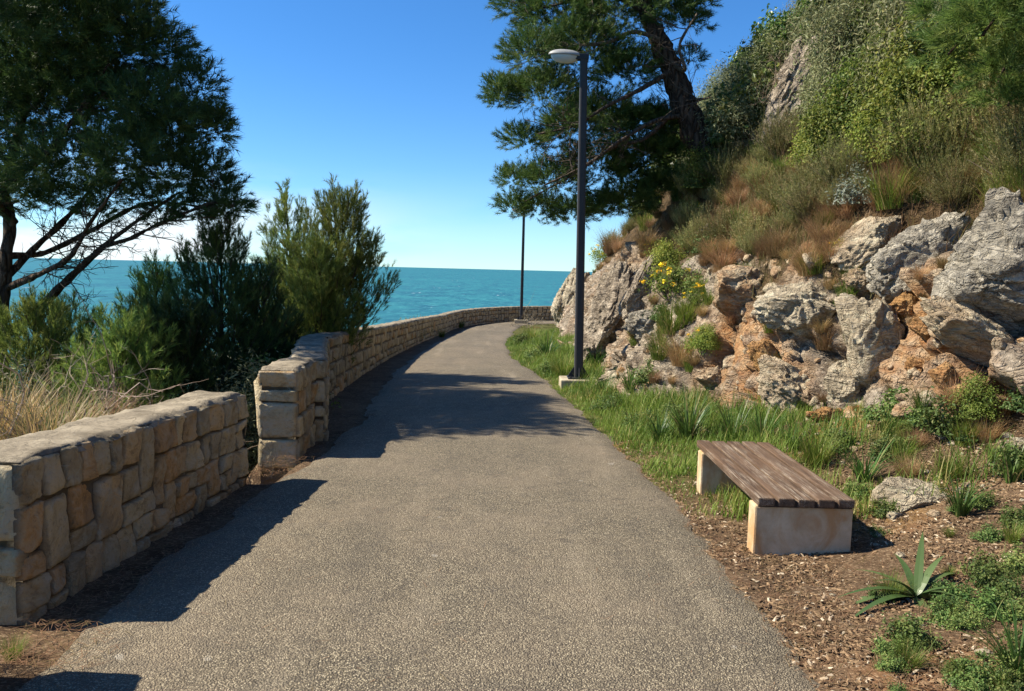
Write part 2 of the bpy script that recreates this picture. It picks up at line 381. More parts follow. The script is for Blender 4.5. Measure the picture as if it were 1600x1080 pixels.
f1, f2, i1 = voro(q, 60); g1, g2, i2 = voro(q*2.9, 70); k1, k2, i3 = voro(q*7.5, 80)
slant = ((p@np.array([.5, .1, -.86]))*1.3) % 1.0
rg = lambda f_, sd_: 1-2*np.abs(vn((p+fbm(p*f_*.7, 2, sd_)[:, None]*.12)*f_, sd_))
disp = rock*((i1-.5)*.55-.10*np.exp(-(f2-f1)/.05)+(i2-.5)*.17-.02*np.exp(-(g2-g1)/.06)+(i3-.5)*.045+slant*.05+rg(1.7, 51)*.07+rg(4.2, 53)*.045+rg(9.5, 55)*.022)
disp = disp+fbm(p*1.6, 4, 90)*.09*(1-.4*rock)+fbm(p*9, 3, 95)*.018*rock
p = p+nn*disp[:, None]
ORG = [(1165, 545, 70), (1130, 600, 40), (1190, 590, 60), (1250, 350, 70), (1430, 500, 70), (1480, 570, 60), (1400, 560, 40), (1150, 500, 30), (1290, 380, 40), (1120, 340, 30), (1500, 620, 50)]
cr = np.array([tuple(CM.inverted() @ (Vector(v)-CAM)) for v in p]); 
hx = 800+F*cr[:, 0]/np.maximum(-cr[:, 2], .1); hyp = 540-F*cr[:, 1]/np.maximum(-cr[:, 2], .1)
# red-earth pockets: real places on the cliff, found once from their bearing
org = np.zeros(len(p))
for a_, b_, r_ in ORG: org = np.maximum(org, np.clip(1.5-np.hypot(hx-a_, hyp-b_)/r_, 0, 1))
org = np.clip(org*.9+.25*np.clip(wn*1.5-.3, 0, 1)+.45*np.exp(-(f2-f1)/.06)*(i1 > .4), 0, 1)
soil = np.clip(1-rock*1.7, 0, 1)
hill_col = np.stack([soil, org, i2], 1)
mb = MB(); mb.add(p, [gridf(len(ss), len(hy))], hill_col); hillside = tag(mb.build('hillside', M_cliff), kind='structure')
if hillside.data.polygons[len(hy)*20+60].normal.x > 0: hillside.data.flip_normals()
HP = p.reshape(len(ss), len(hy), 3)
bv = BVHTree.FromPolygons([tuple(v) for v in np.concatenate([GV, p])], [tuple(f) for f in np.concatenate([GF, mb.Q[0]+len(GV)])])
def hit(px, py):
    for k in range(30):                 # a spot against the sky: the nearest ground below it
        h = bv.ray_cast(CAM, ray(px, py+12*k))
        if h[0] is not None: return (h[0], h[1])
def drop(x, y, z=40):
    h = bv.ray_cast(Vector((x, y, z)), Vector((0, 0, -1))); return h[0], h[1]

# sea
b = NB('sea_water'); geo = b.n('NewGeometry').outputs['Position']
v1 = b.map((.04, .014, 1), vec=geo); v2 = b.map((.16, .06, 1), vec=geo); w1 = b.noise(1, 8, .7, v1); w2 = b.noise(1, 6, .65, v2); big = b.noise(1, 4, .55, b.map((.0012, .007, 1), vec=geo))
col = b.mix(b.rng(big, .3, .7), (.014, .115, .135), (.028, .185, .185)); col = b.mix(b.rng(w1, .42, .6, 0, .75), col, (.006, .07, .10)); col = b.mix(b.rng(w2, .48, .66, 0, .6), col, (.06, .25, .25))
foam = b.math('MULTIPLY', b.rng(w1, .635, .66), b.rng(w2, .5, .58)); col = b.mix(foam, col, (.8, .85, .85))
M_sea = b.pr(col, .45, b.bump(b.math('ADD', w1, b.math('MULTIPLY', w2, .3)), .5, 2.0), .22)
mb = MB(); S = 40000
mb.add([(-S, -S, -27), (S, -S, -27), (S, S, -27), (-S, S, -27)], [np.array([[0, 1, 2, 3]])]); tag(mb.build('sea', M_sea), kind='structure')

# ------------------------------------------------------------------ stone walls
def layout(L, H, w0, h0, r):
    n = max(2, int(round(H/h0))); ys = np.concatenate([[0], np.cumsum(r.uniform(.65, 1.4, n))]); ys = ys/ys[-1]*H
    out = []; blocked = []
    for k in range(n):
        free = []; x = 0.
        for a, c in sorted(blocked):
            if a-x > .03: free.append((x, a))
            x = c
        if L-x > .03: free.append((x, L))
        blocked = []
        for a, c in free:
            m = max(1, int(round((c-a)/(w0*r.uniform(.8, 1.25))))); e_ = np.concatenate([[0], np.cumsum(r.uniform(.6, 1.5, m))]); e_ = a+e_/e_[-1]*(c-a)
            for i in range(m):
                if k < n-1 and r.random() < .2: out.append((e_[i], e_[i+1], ys[k], ys[k+2])); blocked.append((e_[i], e_[i+1]))
                elif ys[k+1]-ys[k] > h0*1.0 and e_[i+1]-e_[i] > w0*.6 and r.random() < .14:
                    y_ = ys[k]+(ys[k+1]-ys[k])*r.uniform(.35, .65); out += [(e_[i], e_[i+1], ys[k], y_), (e_[i], e_[i+1], y_, ys[k+1])]
                else: out.append((e_[i], e_[i+1], ys[k], ys[k+1]))
    return out
def stones(mb, pos, L, H, seed, w0=.2, h0=.17, dep=.03, ochre=.18, N=7, jit=.014):
    """pos(s, f) -> (point, outward normal): s metres along, f 0..1 of the height"""
    r = np.random.default_rng(seed)
    for x0, x1, y0, y1 in layout(L, H, w0, h0, r):
        j = lambda: r.uniform(-jit, jit)
        g = r.uniform(.001, .004)
        c = [[x0+g+max(j(), -g), y0+g+j()], [x1-g+min(j(), g), y0+g+j()], [x1-g+min(j(), g), min(y1-g+j(), H)], [x0+g+max(j(), -g), min(y1-g+j(), H)]]
        if x0 < .001: c[0][0] = c[3][0] = -.024
        if x1 > L-.001: c[1][0] = c[2][0] = L+.024
        u, v = np.meshgrid(np.linspace(-1, 1, N), np.linspace(-1, 1, N), indexing='ij'); u = u.ravel(); v = v.ravel()
        u = np.sign(u)*np.abs(u)**.6; v = np.sign(v)*np.abs(v)**.6           # more points towards the rim
        edge = np.maximum(np.abs(u), np.abs(v)); k = 1-.03*(u**2*v**2)+(.03*fbm(np.stack([u*1.7, v*1.7, u*0+seed+x0*9], 1), 2, 4)+.022*fbm(np.stack([u*6, v*6, u*0+seed+x0*9], 1), 2, 6))*edge
        u2 = np.clip((u*k+1)/2, -.02, 1.02); v2 = np.clip((v*k+1)/2, -.02, 1.02)
        s = (1-u2)*(1-v2)*c[0][0]+u2*(1-v2)*c[1][0]+u2*v2*c[2][0]+(1-u2)*v2*c[3][0]
        h = (1-u2)*(1-v2)*c[0][1]+u2*(1-v2)*c[1][1]+u2*v2*c[2][1]+(1-u2)*v2*c[3][1]
        prot = r.uniform(.45, 1.1)*dep; pt, nr = pos(s, np.clip(h/H, 0, 1)); tilt = r.normal(0, .008, 2)
        cut = 0
        for q_ in range(3):                                                       # knocked-off corners and faces
            an = r.uniform(0, 6.28); cut = cut+np.maximum(0, u*math.cos(an)+v*math.sin(an)-r.uniform(.3, .95))*r.uniform(.006, .03)
        d = prot*(1-edge**14*.4)+tilt[0]*u+tilt[1]*v-cut+fbm(pt*7+seed, 3, 5)*.009+(1-2*np.abs(vn(pt*11, 8)))*.007+(1-2*np.abs(vn(pt*25, 9)))*.004+fbm(pt*34, 2, 6)*.005
        d = np.where(edge > .995, -.022, d)
        col = np.tile([r.uniform(0, 1), 0, (r.uniform(.35, .9) if r.random() < ochre else 0)], (len(pt), 1))
        col[:, 1] = np.where(edge > .995, .9, 0)
        mb.add(pt+nr*d[:, None], [gridf(N, N)], col)
class Line:
    def __init__(s, pts):
        s.p = np.array(pts, float); s.s = np.concatenate([[0], np.cumsum(np.hypot(*np.diff(s.p, axis=0).T))]); s.L = s.s[-1]
    def xy(s, q): return np.stack([np.interp(q, s.s, s.p[:, 0]), np.interp(q, s.s, s.p[:, 1])], -1)
    def nr(s, q):
        d = unit(s.xy(np.minimum(q+.15, s.L))-s.xy(np.maximum(q-.15, 0))); return np.stack([d[:, 1], -d[:, 0]], -1)
def run(mb_b, mb_c, pts, top, th, seed, w0=.2, h0=.17, N=7, ends=(1, 0), back=True, dep=.03, ochre=.18, sunk=.12):
    ln = Line(pts); Havg = float(np.mean(top(ln.p[:, 1])-zp(ln.p[:, 1])))+sunk
    def face(sgn, off):
        def pos(s, f):
            q = s if sgn > 0 else ln.L-s
            n = ln.nr(np.clip(q, 0, ln.L)); xy = ln.xy(q)+np.stack([-n[:, 1], n[:, 0]], -1)*(q-np.clip(q, 0, ln.L))[:, None]; z0 = zp(xy[:, 1])-sunk; z1 = top(xy[:, 1])
            a = xy-n*off
            return np.stack([a[:, 0], a[:, 1], z0+(z1-z0)*f], -1), np.stack([n[:, 0]*sgn, n[:, 1]*sgn, n[:, 0]*0], -1)
        return pos
    stones(mb_b, face(1, 0), ln.L, Havg, seed, w0, h0, dep, ochre, N)
    if back: stones(mb_b, face(-1, th), ln.L, Havg, seed+1, w0*1.3, h0*1.3, dep, ochre, 5)
    for e_, q0 in zip(ends, (0, ln.L)):
        if not e_: continue
        sg = -1 if q0 == 0 else 1; n = ln.nr(np.array([q0]))[0]; xy = ln.xy(np.array([q0]))[0]; dr = np.array([-n[1], n[0]])*sg
        def pos(s, f, n=n, xy=xy, dr=dr, sg=sg):
            q = (th-s) if sg < 0 else s
            a = xy[None]-n[None]*q[:, None]; z0 = zp(a[:, 1])-sunk; z1 = top(a[:, 1])
            return np.stack([a[:, 0], a[:, 1], z0+(z1-z0)*f], -1), np.tile([dr[0], dr[1], 0], (len(s), 1))
        stones(mb_b, pos, th, Havg, seed+3, th*1.3, h0*1.15, dep, ochre, N)
    # rubble core and the flat mortared top
    m = max(2, int(ln.L/.3)); q = np.linspace(0, ln.L, m); xy = ln.xy(q); n = ln.nr(q); ring = []
    for k in range(m):
        for off, hh in ((-.006, 0), (-.006, 1), (th+.006, 1), (th+.006, 0)):
            a = xy[k]-n[k]*(off if 0 else np.clip(off, .0, th)); z0 = zp(a[1])-sunk-.3; z1 = top(a[1])-.012; ring.append((a[0], a[1], z0+(z1-z0)*hh))
    V = np.array(ring); fs = []
    for k in range(m-1):
        for j in range(3): fs.append((k*4+j, k*4+j+1, k*4+5+j, k*4+4+j))
    fs.append((0, 1, 2, 3)); fs.append(((m-1)*4+3, (m-1)*4+2, (m-1)*4+1, (m-1)*4)); mb_b.add(V, [np.array(fs)], (.2, .85, 0))
    m = max(8, int(ln.L/.035)) if ln.L < 5 else int(ln.L/.09); w = 14
    q = np.linspace(0, ln.L, m); o = np.linspace(-.02, th+.02, w); Q, O = np.meshgrid(q, o, indexing='ij'); xy = ln.xy(Q.ravel()); n = ln.nr(Q.ravel()); a = xy-n*O.ravel()[:, None]
    z = top(a[:, 1]); ed = np.minimum(np.minimum(O.ravel()+.02, th+.02-O.ravel())/.05, 1); ed = np.minimum(ed, np.minimum(Q.ravel()+.01, ln.L+.01-Q.ravel())/.05); ed = np.clip(ed, 0, 1)
    pt = np.stack([a[:, 0], a[:, 1], z], -1)
    nzz = fbm(pt*6, 4, seed+9)
    pt[:, 2] += .012+nzz*.014-(1-ed)**2*.05+fbm(pt*20, 2, seed)*.004
    rim = ((1-ed) > .9); sh = fbm(pt*np.array([7, 7, 7.]), 3, seed+2)*.022
    pt[:, 0] -= n[:, 0]*0+np.where(rim, sh*np.sign(O.ravel()-th/2)*-1, 0)
    mb_c.add(pt, [gridf(m, w)])

w1 = thing('stone_wall', (-2.4, 3.74, -.05), 'low tan stone wall on the left of the path in the foreground', 'wall')
B, C_ = MB(), MB()
run(B, C_, [(-2.35, 3.76), (-2.25, 6.65)], lambda Y: ip(Y, [(3.7, .78), (6.65, .655)]), .4, 103, .19, .18, 16, (1, 1), True, .035, .22)
B.build('wall_body', M_stone, w1); C_.build('coping', M_cope, w1)
w2 = thing('stone_wall', (-2.3, 7.66, -.12), 'long low stone wall curving away along the path from its broken pale end pier', 'wall')
B, C_ = MB(), MB()
run(B, C_, [(-2.08, 7.66), (-2.15, 8.62)], lambda Y: 0*Y+.735, .34, 201, .24, .27, 12, (1, 1), True, .04, .3)
p_ = B.build('end_pier', M_stone, w2); C_.build('coping', M_cope, p_)
B, C_ = MB(), MB()
run(B, C_, [(-2.03, 8.66), (-2.4, 10.2), (-2.75, 11.8)], lambda Y: ip(Y, [(8.6, .73), (11.8, .69)]), .36, 211, .22, .2, 8, (1, 1), True, .035)
mainpts = [(-2.75, 11.8), (-2.9, 14), (-3.0, 16), (-3.13, 20.8), (-3.13, 25), (-3.1, 28), (-2.97, 33), (-2.75, 36), (-2.45, 38), (-1.6, 40.5), (-.7, 42), (.6, 43.5), (2.5, 44.6), (6, 45.6), (12, 46.5)]
run(B, C_, mainpts, lambda Y: zp(Y)+ip(Y, [(11.8, .95), (16, .87), (20.8, .8), (37, .74), (50, .8)]), .36, 221, .25, .2, 6, (1, 0), False, .03)
B.build('wall_body', M_stone, w2); C_.build('coping', M_cope, w2)
w3 = thing('stone_wall', (-2.4, 3.2, 0), 'stone wall section just outside the lower left corner of the view', 'wall')
B, C_ = MB(), MB()
run(B, C_, [(-2.25, -4), (-2.22, 3.22)], lambda Y: 0*Y+.76, .4, 301, .24, .2, 6, (0, 1), False)
B.build('wall_body', M_stone, w3); C_.build('coping', M_cope, w3)

# ------------------------------------------------------------------ bench
bz = .335
bn = thing('bench', (1.91, 5.85, 0), 'backless wooden bench with pale concrete block legs beside the path', 'bench')
for k in range(5):
    m = MB(); x0 = 1.60+k*.128; box(m, (x0, 5.0, bz-.055), (x0+.106, 6.74, bz), (0, (.1, .5, .0, .6, .25)[k], 0), .009)
    m.V[0][:, 2] += fbm(m.V[0]*np.array([3, .8, 3])+k*9, 2, k)*.004
    m.build('plank', M_wood, bn, False)
m = MB(); box(m, (1.605, 5.012, bz-.062), (2.21, 5.03, bz-.02), (.9, 0, 0), .003); m.build('end_batten', M_wood, bn, False)
def leg(y0, y1, zb):
    mm = MB(); box(mm, (1.59, y0, zb), (2.225, y1, bz-.058), (0, 0, 0), .014); mm.build('leg', M_conc, bn, False)
leg(5.03, 5.17, -.1); leg(6.5, 6.64, -.22)

# ------------------------------------------------------------------ street lamps
def lamp(base, h, lean, label):
    L = thing('street_lamp', base, label, 'street lamp', 'grey lamp posts beside the path'); x, y, z = base
    m = MB(); box(m, (x-.34, y-.32, z-.3), (x+.34, y+.3, z+.11), (0, 0, 0), .02); m.V[0] += unit(m.V[0]-np.array([x, y, z]))*(fbm(m.V[0]*6, 3, 3)*.012)[:, None]
    m.build('footing', M_foot, L, False)
    zb = z+.11; m = MB(); box(m, (x-.2, y-.2, zb), (x+.2, y+.2, zb+.022), (0, 0, 0), .004); pl = m.build('base_plate', M_dark, L, False)
    for sx, sy in ((1, 0), (-1, 0), (0, 1), (0, -1)):
        bm = bmesh.new(); prof_ = [(.07, .022), (.19, .022), (.19, .04), (.09, .2), (.07, .2)]; vs = []
        for o in (-.008, .008):
            vs.append([bm.verts.new((x+sx*a+sy*o, y+sy*a+sx*o, zb+c)) for a, c in prof_])
        bm.faces.new(vs[0]); bm.faces.new(vs[1][::-1])
        for i in range(5): bm.faces.new((vs[0][i], vs[1][i], vs[1][(i+1) % 5], vs[0][(i+1) % 5]))
        bmesh.ops.recalc_face_normals(bm, faces=bm.faces[:]); m = MB(); addbm(m, bm); m.build('gusset', M_dark, pl, False)
    for sx in (-1, 1):
        for sy in (-1, 1):
            m = MB(); V, f = tube([(x+sx*.15, y+sy*.15, zb+.02), (x+sx*.15, y+sy*.15, zb+.05)], .016, 6); m.add(V, f); m.build('bolt', M_dark, pl, False)
    top = np.array([x+lean, y, z+h]); bm_ = MB(); k = np.linspace(0, 1, 8)
    ang = np.linspace(0, 2*np.pi, 24, endpoint=False); sq = .5*(np.abs(np.cos(ang))**6+np.abs(np.sin(ang))**6)**(-1/6.)*2
    V = [];
    for u_ in k:
        rr = .082-.016*u_; c0 = np.array([x, y, zb+.02])*(1-u_)+top*u_
        V.append(np.stack([c0[0]+rr*np.cos(ang)*sq*.98, c0[1]+rr*np.sin(ang)*sq*.98, np.full(24, c0[2])], 1))
    V.append(np.array([top])); V = np.concatenate(V); j = np.arange(24); f = [np.stack([b_*24+j, b_*24+(j+1) % 24, (b_+1)*24+(j+1) % 24, (b_+1)*24+j], 1) for b_ in range(7)]
    bm_.add(V, [np.concatenate(f), np.stack([168+j, 168+(j+1) % 24, np.full(24, 192)], 1)]); bm_.build('pole', M_pole, L, False)
    m = MB(); box(m, top+np.array([-.16, -.07, -.03]), top+np.array([.085, .07, .075]), (0, 0, 0), .015); m.build('bracket', M_dark, L, False)
    bm = bmesh.new(); bmesh.ops.create_uvsphere(bm, u_segments=40, v_segments=24, radius=1); low = bmesh.new(); bmesh.ops.create_uvsphere(low, u_segments=40, v_segments=24, radius=1)
    def shape(bmx, upper):
        for v in bmx.verts:
            c = v.co; sx = (abs(c.x)**.85)*(1 if c.x > 0 else -1); zz_ = c.z*.1 if c.z > 0 else c.z*.015
            if not upper: zz_ = min(c.z, .05)*.13 if c.z < 0 else c.z*.012; sx *= .86
            w_ = 1-.22*max(0, -c.x)**2
            v.co = Vector((top[0]-.33+sx*.29, top[1]+c.y*(.135 if upper else .115)*w_, top[2]+.045+zz_-(.004 if not upper else 0)+.04*(sx)*-.35))
    shape(bm, True); shape(low, False); m = MB(); addbm(m, bm); hd = m.build('lamp_head', M_head, L); m = MB(); addbm(m, low); m.build('lens', M_lens, hd)
    return L
p0 = P(903, 612, 14.4); lamp((p0.x, 14.4, float(zp(14.4))+.06), 5.74, -.09, 'tall dark grey street lamp with its concrete footing at the near path edge')
p0 = P(814, 511, 41); lamp((p0.x, 41, float(zp(41))+.1), 5.6, 0, 'distant street lamp at the far bend, half lost in pine branches')

# ------------------------------------------------------------------ plant pieces
def tufts(mb, pos, d, L=.16, nn=30, nl=.1, nw=.004, spread=(.35, 1.0), r=rng, tip=.2, tint=None):
    pos = np.asarray(pos, float); d = unit(np.asarray(d, float)); n = len(pos)
    if n == 0: return
    uu = r.random((n, nn))**.8; bs = pos[:, None]+d[:, None]*(uu*L)[..., None]
    rv = unit(r.normal(size=(n, nn, 3))); pe = unit(rv-(rv*d[:, None]).sum(-1, keepdims=True)*d[:, None]); a = r.uniform(*spread, (n, nn))
    nd = d[:, None]*np.cos(a)[..., None]+pe*np.sin(a)[..., None]; ln = nl*r.uniform(.7, 1.15, (n, nn))
    w = unit(np.cross(nd, r.normal(size=(n, nn, 3))))*nw
    V = np.stack([bs-w, bs+w, bs+nd*ln[..., None]], 2).reshape(-1, 3)
    c = r.random((n, 1)) if tint is None else np.asarray(tint).reshape(n, 1)
    c0 = np.clip(c+r.normal(0, .15, (n, nn)), 0, 1); c1 = np.where(r.random((n, 1)) < tip, r.uniform(.2, .9, (n, 1)), 0)*np.ones((n, nn))
    mb.add(V, [np.arange(len(V)).reshape(-1, 3)], np.repeat(np.stack([c0, c1, c0*0], -1).reshape(-1, 3), 3, 0))
def leaves(mb, pos, nrm, ln, wd, r=rng, tip=.15, c=None):
    n = len(pos); nrm = unit(nrm+r.normal(size=(n, 3))*.7); t_ = unit(np.cross(nrm, r.normal(size=(n, 3)))); w = np.cross(nrm, t_); l = ln*r.uniform(.6, 1.2, (n, 1)); ww = wd*r.uniform(.7, 1.2, (n, 1))
    V = np.stack([pos-t_*l*.5, pos+w*ww*.5+nrm*ww*.2, pos+t_*l*.5, pos-w*ww*.5+nrm*ww*.2], 1).reshape(-1, 3)
    c0 = r.random(n) if c is None else np.clip(c+r.normal(0, .2, n), 0, 1); c1 = np.where(r.random(n) < tip, r.uniform(.2, 1, n), 0)
    mb.add(V, [np.arange(n*4).reshape(-1, 4)], np.repeat(np.stack([c0, c1, c0*0], 1), 4, 0))
def blades(mb, pos, az, ln, wd, lean, curve, r=rng, c=None, c1=None, seg=4, fold=0):
    """ribbons that start leaning `lean` from upright and bend on by `curve`"""
    n = len(pos); az = np.asarray(az); rows = []; hd = np.stack([np.cos(az), np.sin(az), az*0], 1); sd = np.stack([-np.sin(az), np.cos(az), az*0], 1)
    p_ = np.array(pos, float); a = np.array(lean, float)*np.ones(n); st = (np.asarray(ln)*np.ones(n)/seg)
    for k in range(seg+1):
        wk = (wd*np.ones(n))*(1-(k/seg)**1.6)*.5*(.75 if k == 0 else 1)
        rows.append(np.stack([p_-sd*wk[:, None], p_+sd*wk[:, None]], 1))
        p_ = p_+(hd*np.sin(a)[:, None]+np.array([0, 0, 1])*np.cos(a)[:, None])*st[:, None]; a = a+np.asarray(curve)*np.ones(n)/seg
    V = np.stack(rows, 1).reshape(-1, 3); m = (seg+1)*2; base = np.arange(n)[:, None]*m; f = []
    for k in range(seg): f.append(np.stack([base[:, 0]+2*k, base[:, 0]+2*k+1, base[:, 0]+2*k+3, base[:, 0]+2*k+2], 1))
    c0 = r.random(n) if c is None else np.clip(c+r.normal(0, .2, n), 0, 1); cc = np.zeros(n) if c1 is None else c1
    mb.add(V, [np.concatenate(f)], np.repeat(np.stack([c0, cc, c0*0], 1), m, 0))

def lobes_crown(mbC, mbW, lobes, r, dens=150, L=.18, nn=30, nl=.11, nw=.0042, up=.35, flat=.75, anchor=None):
    for (c, rad) in lobes:
        c = np.array(c); n = int(dens*rad*rad*4)+10
        dd = rdir(n, r); dd[:, 2] = np.where(dd[:, 2] < -.35, -dd[:, 2]*.6, dd[:, 2]); dd = unit(dd)
        k = r.uniform(.45, 1.0, n)**.7; sc = np.array([1, 1, flat]); nzv = 1+.35*vn(dd*2.2+c, 7)
        pos = c+dd*sc*(rad*k*nzv)[:, None]
        tufts(mbC, pos, dd+np.array([0, 0, up])+r.normal(size=(n, 3))*.25, L, nn, nl, nw, r=r)
        if mbW is not None:
            for q in range(int(4+rad*8)):
                i = r.integers(n); s0 = c+r.normal(size=3)*rad*.15-np.array([0, 0, rad*.2]); mid = (s0+pos[i])/2+r.normal(size=3)*rad*.08
                V, f = tube(spline([s0, mid, pos[i]], 3), np.linspace(.012+.01*rad, .004, 7), 4); mbW.add(V, f, (.25*r.random(), 0, 0))
def limb(mb, pts, r0, r1, n=8, rough=.01, seed=0, col=(0, 0, 0), k=8):
    s = spline(pts, k); V, f = tube(s, np.linspace(r0, r1, len(s)), n, rough, seed); mb.add(V, f, col); return s
def twigs(mb, start, d, ln, rad, depth, r, up=.1, wig=.35, col=(.3, 0, 0), tips=None):
    k = 4; p_ = np.array(start, float); pts = [p_]; dv = np.array(d, float)
    for i in range(k):
        dv = dv+r.normal(size=3)*wig*.4+np.array([0, 0, up*.3]); dv /= np.linalg.norm(dv); p_ = p_+dv*ln/k; pts.append(p_)
    V, f = tube(np.array(pts), np.linspace(rad, rad*.55, k+1), 4 if depth < 2 else 5); mb.add(V, f, col)
    if tips is not None and depth == 0: tips.append((p_, dv))
    if depth > 0:
        for i in range(r.integers(2, 5)):
            q = pts[r.integers(1, k+1)]; twigs(mb, q, dv+r.normal(size=3)*.75, ln*r.uniform(.4, .7), rad*.55, depth-1, r, up, wig, col, tips)

# ------------------------------------------------------------------ pines
# big pine on the left, its crown over the slope
r = np.random.default_rng(21)
Y0 = 11.5; base = P(2, 600, Y0)
pt = thing('pine_tree', (base.x, base.y, base.z-1.2), 'large dark umbrella-crowned pine filling the upper left, beyond the wall', 'tree')
W = MB(); tr = [(base.x-.1, Y0, base.z-1.4), P(0, 560, Y0), P(2, 480, Y0), P(10, 400, Y0), P(16, 350, Y0+.1), P(8, 290, Y0+.2), P(35, 180, Y0+.2), P(60, 60, Y0)]
limb(W, tr, .115, .045, 12, .02, 2); W.build('trunk', M_bark, pt)
for k, (pp_, r0) in enumerate([([P(6, 525, Y0), P(60, 482, Y0-.1), P(112, 432, Y0-.2), P(162, 385, Y0-.3), P(215, 345, Y0-.4), P(280, 300, Y0-.5)], .07),
                               ([P(4, 440, Y0), P(58, 384, Y0+.3), P(100, 345, Y0+.5), P(150, 285, Y0+.7), P(215, 190, Y0+.8)], .062),
                               ([P(10, 450, Y0), P(70, 425, Y0-.4), P(110, 400, Y0-.7), P(140, 350, Y0-.9), P(190, 280, Y0-1)], .05),
                               ([P(15, 400, Y0), P(70, 395, Y0+.5), P(140, 362, Y0+.8), P(230, 318, Y0+1), P(330, 325, Y0+1.1)], .05),
                               ([P(162, 385, Y0-.3), P(205, 372, Y0-.4), P(245, 352, Y0-.5), P(330, 318, Y0-.5), P(365, 322, Y0-.5)], .03),
                               ([P(22, 350, Y0), P(-30, 280, Y0-.4), P(-80, 160, Y0-.6)], .07), ([P(8, 290, Y0+.2), P(90, 220, Y0-.6), P(170, 100, Y0-1)], .06)]):
    W = MB(); s = limb(W, pp_, r0, .016, 8, .012, k)
    for q in range(16):
        i = r.integers(len(s)//4, int(len(s)*.8)); twigs(W, s[i], rdir(1, r)[0]*np.array([1, .8, .6])+np.array([.5, 0, .3]), r.uniform(.25, .6), .009, 2, r, .15, .5, (.15, 0, 0))
    W.build('limb', M_bark, pt)
LB = [(-80, 60, 150), (60, 40, 115), (140, 75, 100), (185, 35, 62), (215, 100, 80), (120, 180, 115), (20, 180, 115), (235, 185, 75), (292, 150, 48), (290, 205, 60), (328, 205, 32), (200, 262, 72), (275, 283, 55), (335, 310, 42), (110, 270, 75), (30, 285, 60), (245, 322, 30), (160, 310, 34), (-100, 200, 130), (50, -60, 120), (130, -40, 80), (-60, -90, 140), (320, 265, 34), (60, 120, 110), (260, 240, 55), (355, 325, 22), (345, 190, 14), (15, 310, 40), (85, 318, 30), (150, 335, 22), (245, 345, 18), (300, 335, 24), (-40, 310, 50), (345, 342, 16)]
lob = []
for a_, b_, c_ in LB:
    for s_ in (-1, 1):
        yy = Y0+s_*r.uniform(.2, 1.75)*(1 if c_ > 60 else .4); q = P(a_+r.uniform(-14, 14), b_+r.uniform(-10, 10), yy); lob.append((tuple(q), c_*yy/1250*.95))
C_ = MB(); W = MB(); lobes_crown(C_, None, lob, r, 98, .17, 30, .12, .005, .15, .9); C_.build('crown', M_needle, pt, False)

def young_pine(base, top, Rd, seed, label, nb=60, mat=M_needle_far, nw=.004, lo=.1, group=None):
    r = np.random.default_rng(seed); base = np.array(base); top = np.array(top); H = np.linalg.norm(top-base)
    o = thing('pine_tree', base, label, 'tree', group); W = MB(); C_ = MB()
    s = limb(W, [base-np.array([0, 0, .3]), base*.6+top*.4+r.normal(size=3)*.06*H*.5, top], .028*H**.8, .008, 7, .006, seed)
    tp = []; td = []
    for i in range(nb):
        f = r.uniform(lo, .97); az = i*2.4+r.uniform(-.4, .4); ln = Rd*(1-f)**.55*r.uniform(.6, 1.15)+.12; el = r.uniform(.25, .7)+f*.5
        p_ = s[int(f*(len(s)-1))]; d = np.array([math.cos(az)*math.cos(el), math.sin(az)*math.cos(el), math.sin(el)])
        m_ = p_+d*ln*.5-np.array([0, 0, .04*ln]); e_ = p_+d*ln+np.array([0, 0, .32*ln]); sp = spline([p_, m_, e_], 5)
        V, fc = tube(sp, np.linspace(.004+.009*ln, .003, len(sp)), 5); W.add(V, fc, (.12, 0, 0))
        n = int(ln/.03); u_ = r.uniform(.2, 1, n)**.75; idx = np.clip((u_*(len(sp)-1)).astype(int), 0, len(sp)-2); b_ = sp[idx]+(sp[idx+1]-sp[idx])*r.random((n, 1))
        side = r.normal(size=(n, 3)); lat = (.3*ln*(1-u_)**.8+.025)[:, None]; dd = unit(sp[idx+1]-sp[idx])*1.0+side*.45+np.array([0, 0, .55])
        tp.append(b_+unit(side)*lat*r.random((n, 1))+np.array([0, 0, .05])); td.append(dd)
    nt = 14; tp.append(s[-1]+np.stack([r.normal(0, .03, nt), r.normal(0, .03, nt), r.uniform(-.4, .05, nt)], 1)); td.append(np.tile([0, 0, 1.], (nt, 1))+r.normal(size=(nt, 3))*.25)
    tufts(C_, np.concatenate(tp), np.concatenate(td), .16, 26, .085, nw, (.25, .8), r, .3)
    W.build('trunk', M_bark, o); C_.build('crown', mat, o, False); return o
def yp(px, pyt, Y, pyb, Rd, seed, label, **k):
    t_ = P(px, pyt, Y); b_ = P(px+k.pop('lean', 0), pyb, Y); return young_pine(b_, t_, Rd, seed, label, **k)
yp(545, 312, 15, 640, 1.75, 31, 'bushy young pine with feathery tips rising above the long wall, rightmost of its row', nb=120, lean=-42, lo=.33)
yp(447, 312, 15.4, 650, 1.5, 32, 'tall slender young pine between two neighbours, second from the right in its row', nb=95, lo=.2)
yp(500, 395, 14.2, 640, 1.1, 38, 'dense low pine pressed against the back of the long wall', nb=95, lo=.33, lean=-20)
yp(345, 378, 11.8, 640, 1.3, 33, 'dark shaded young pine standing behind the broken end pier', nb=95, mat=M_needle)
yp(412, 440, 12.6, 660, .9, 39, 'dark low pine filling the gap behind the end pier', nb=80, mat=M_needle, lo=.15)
yp(246, 425, 13, 650, .8, 34, 'small bright pointed pine left of the dark young pine', nb=70)
yp(110, 488, 12, 660, .9, 35, 'broad low young pine below the big pine with the sea behind it', nb=60)
yp(292, 510, 10.5, 660, .8, 36, 'short shaded pine just behind the far end of the near wall', nb=70, mat=M_needle)
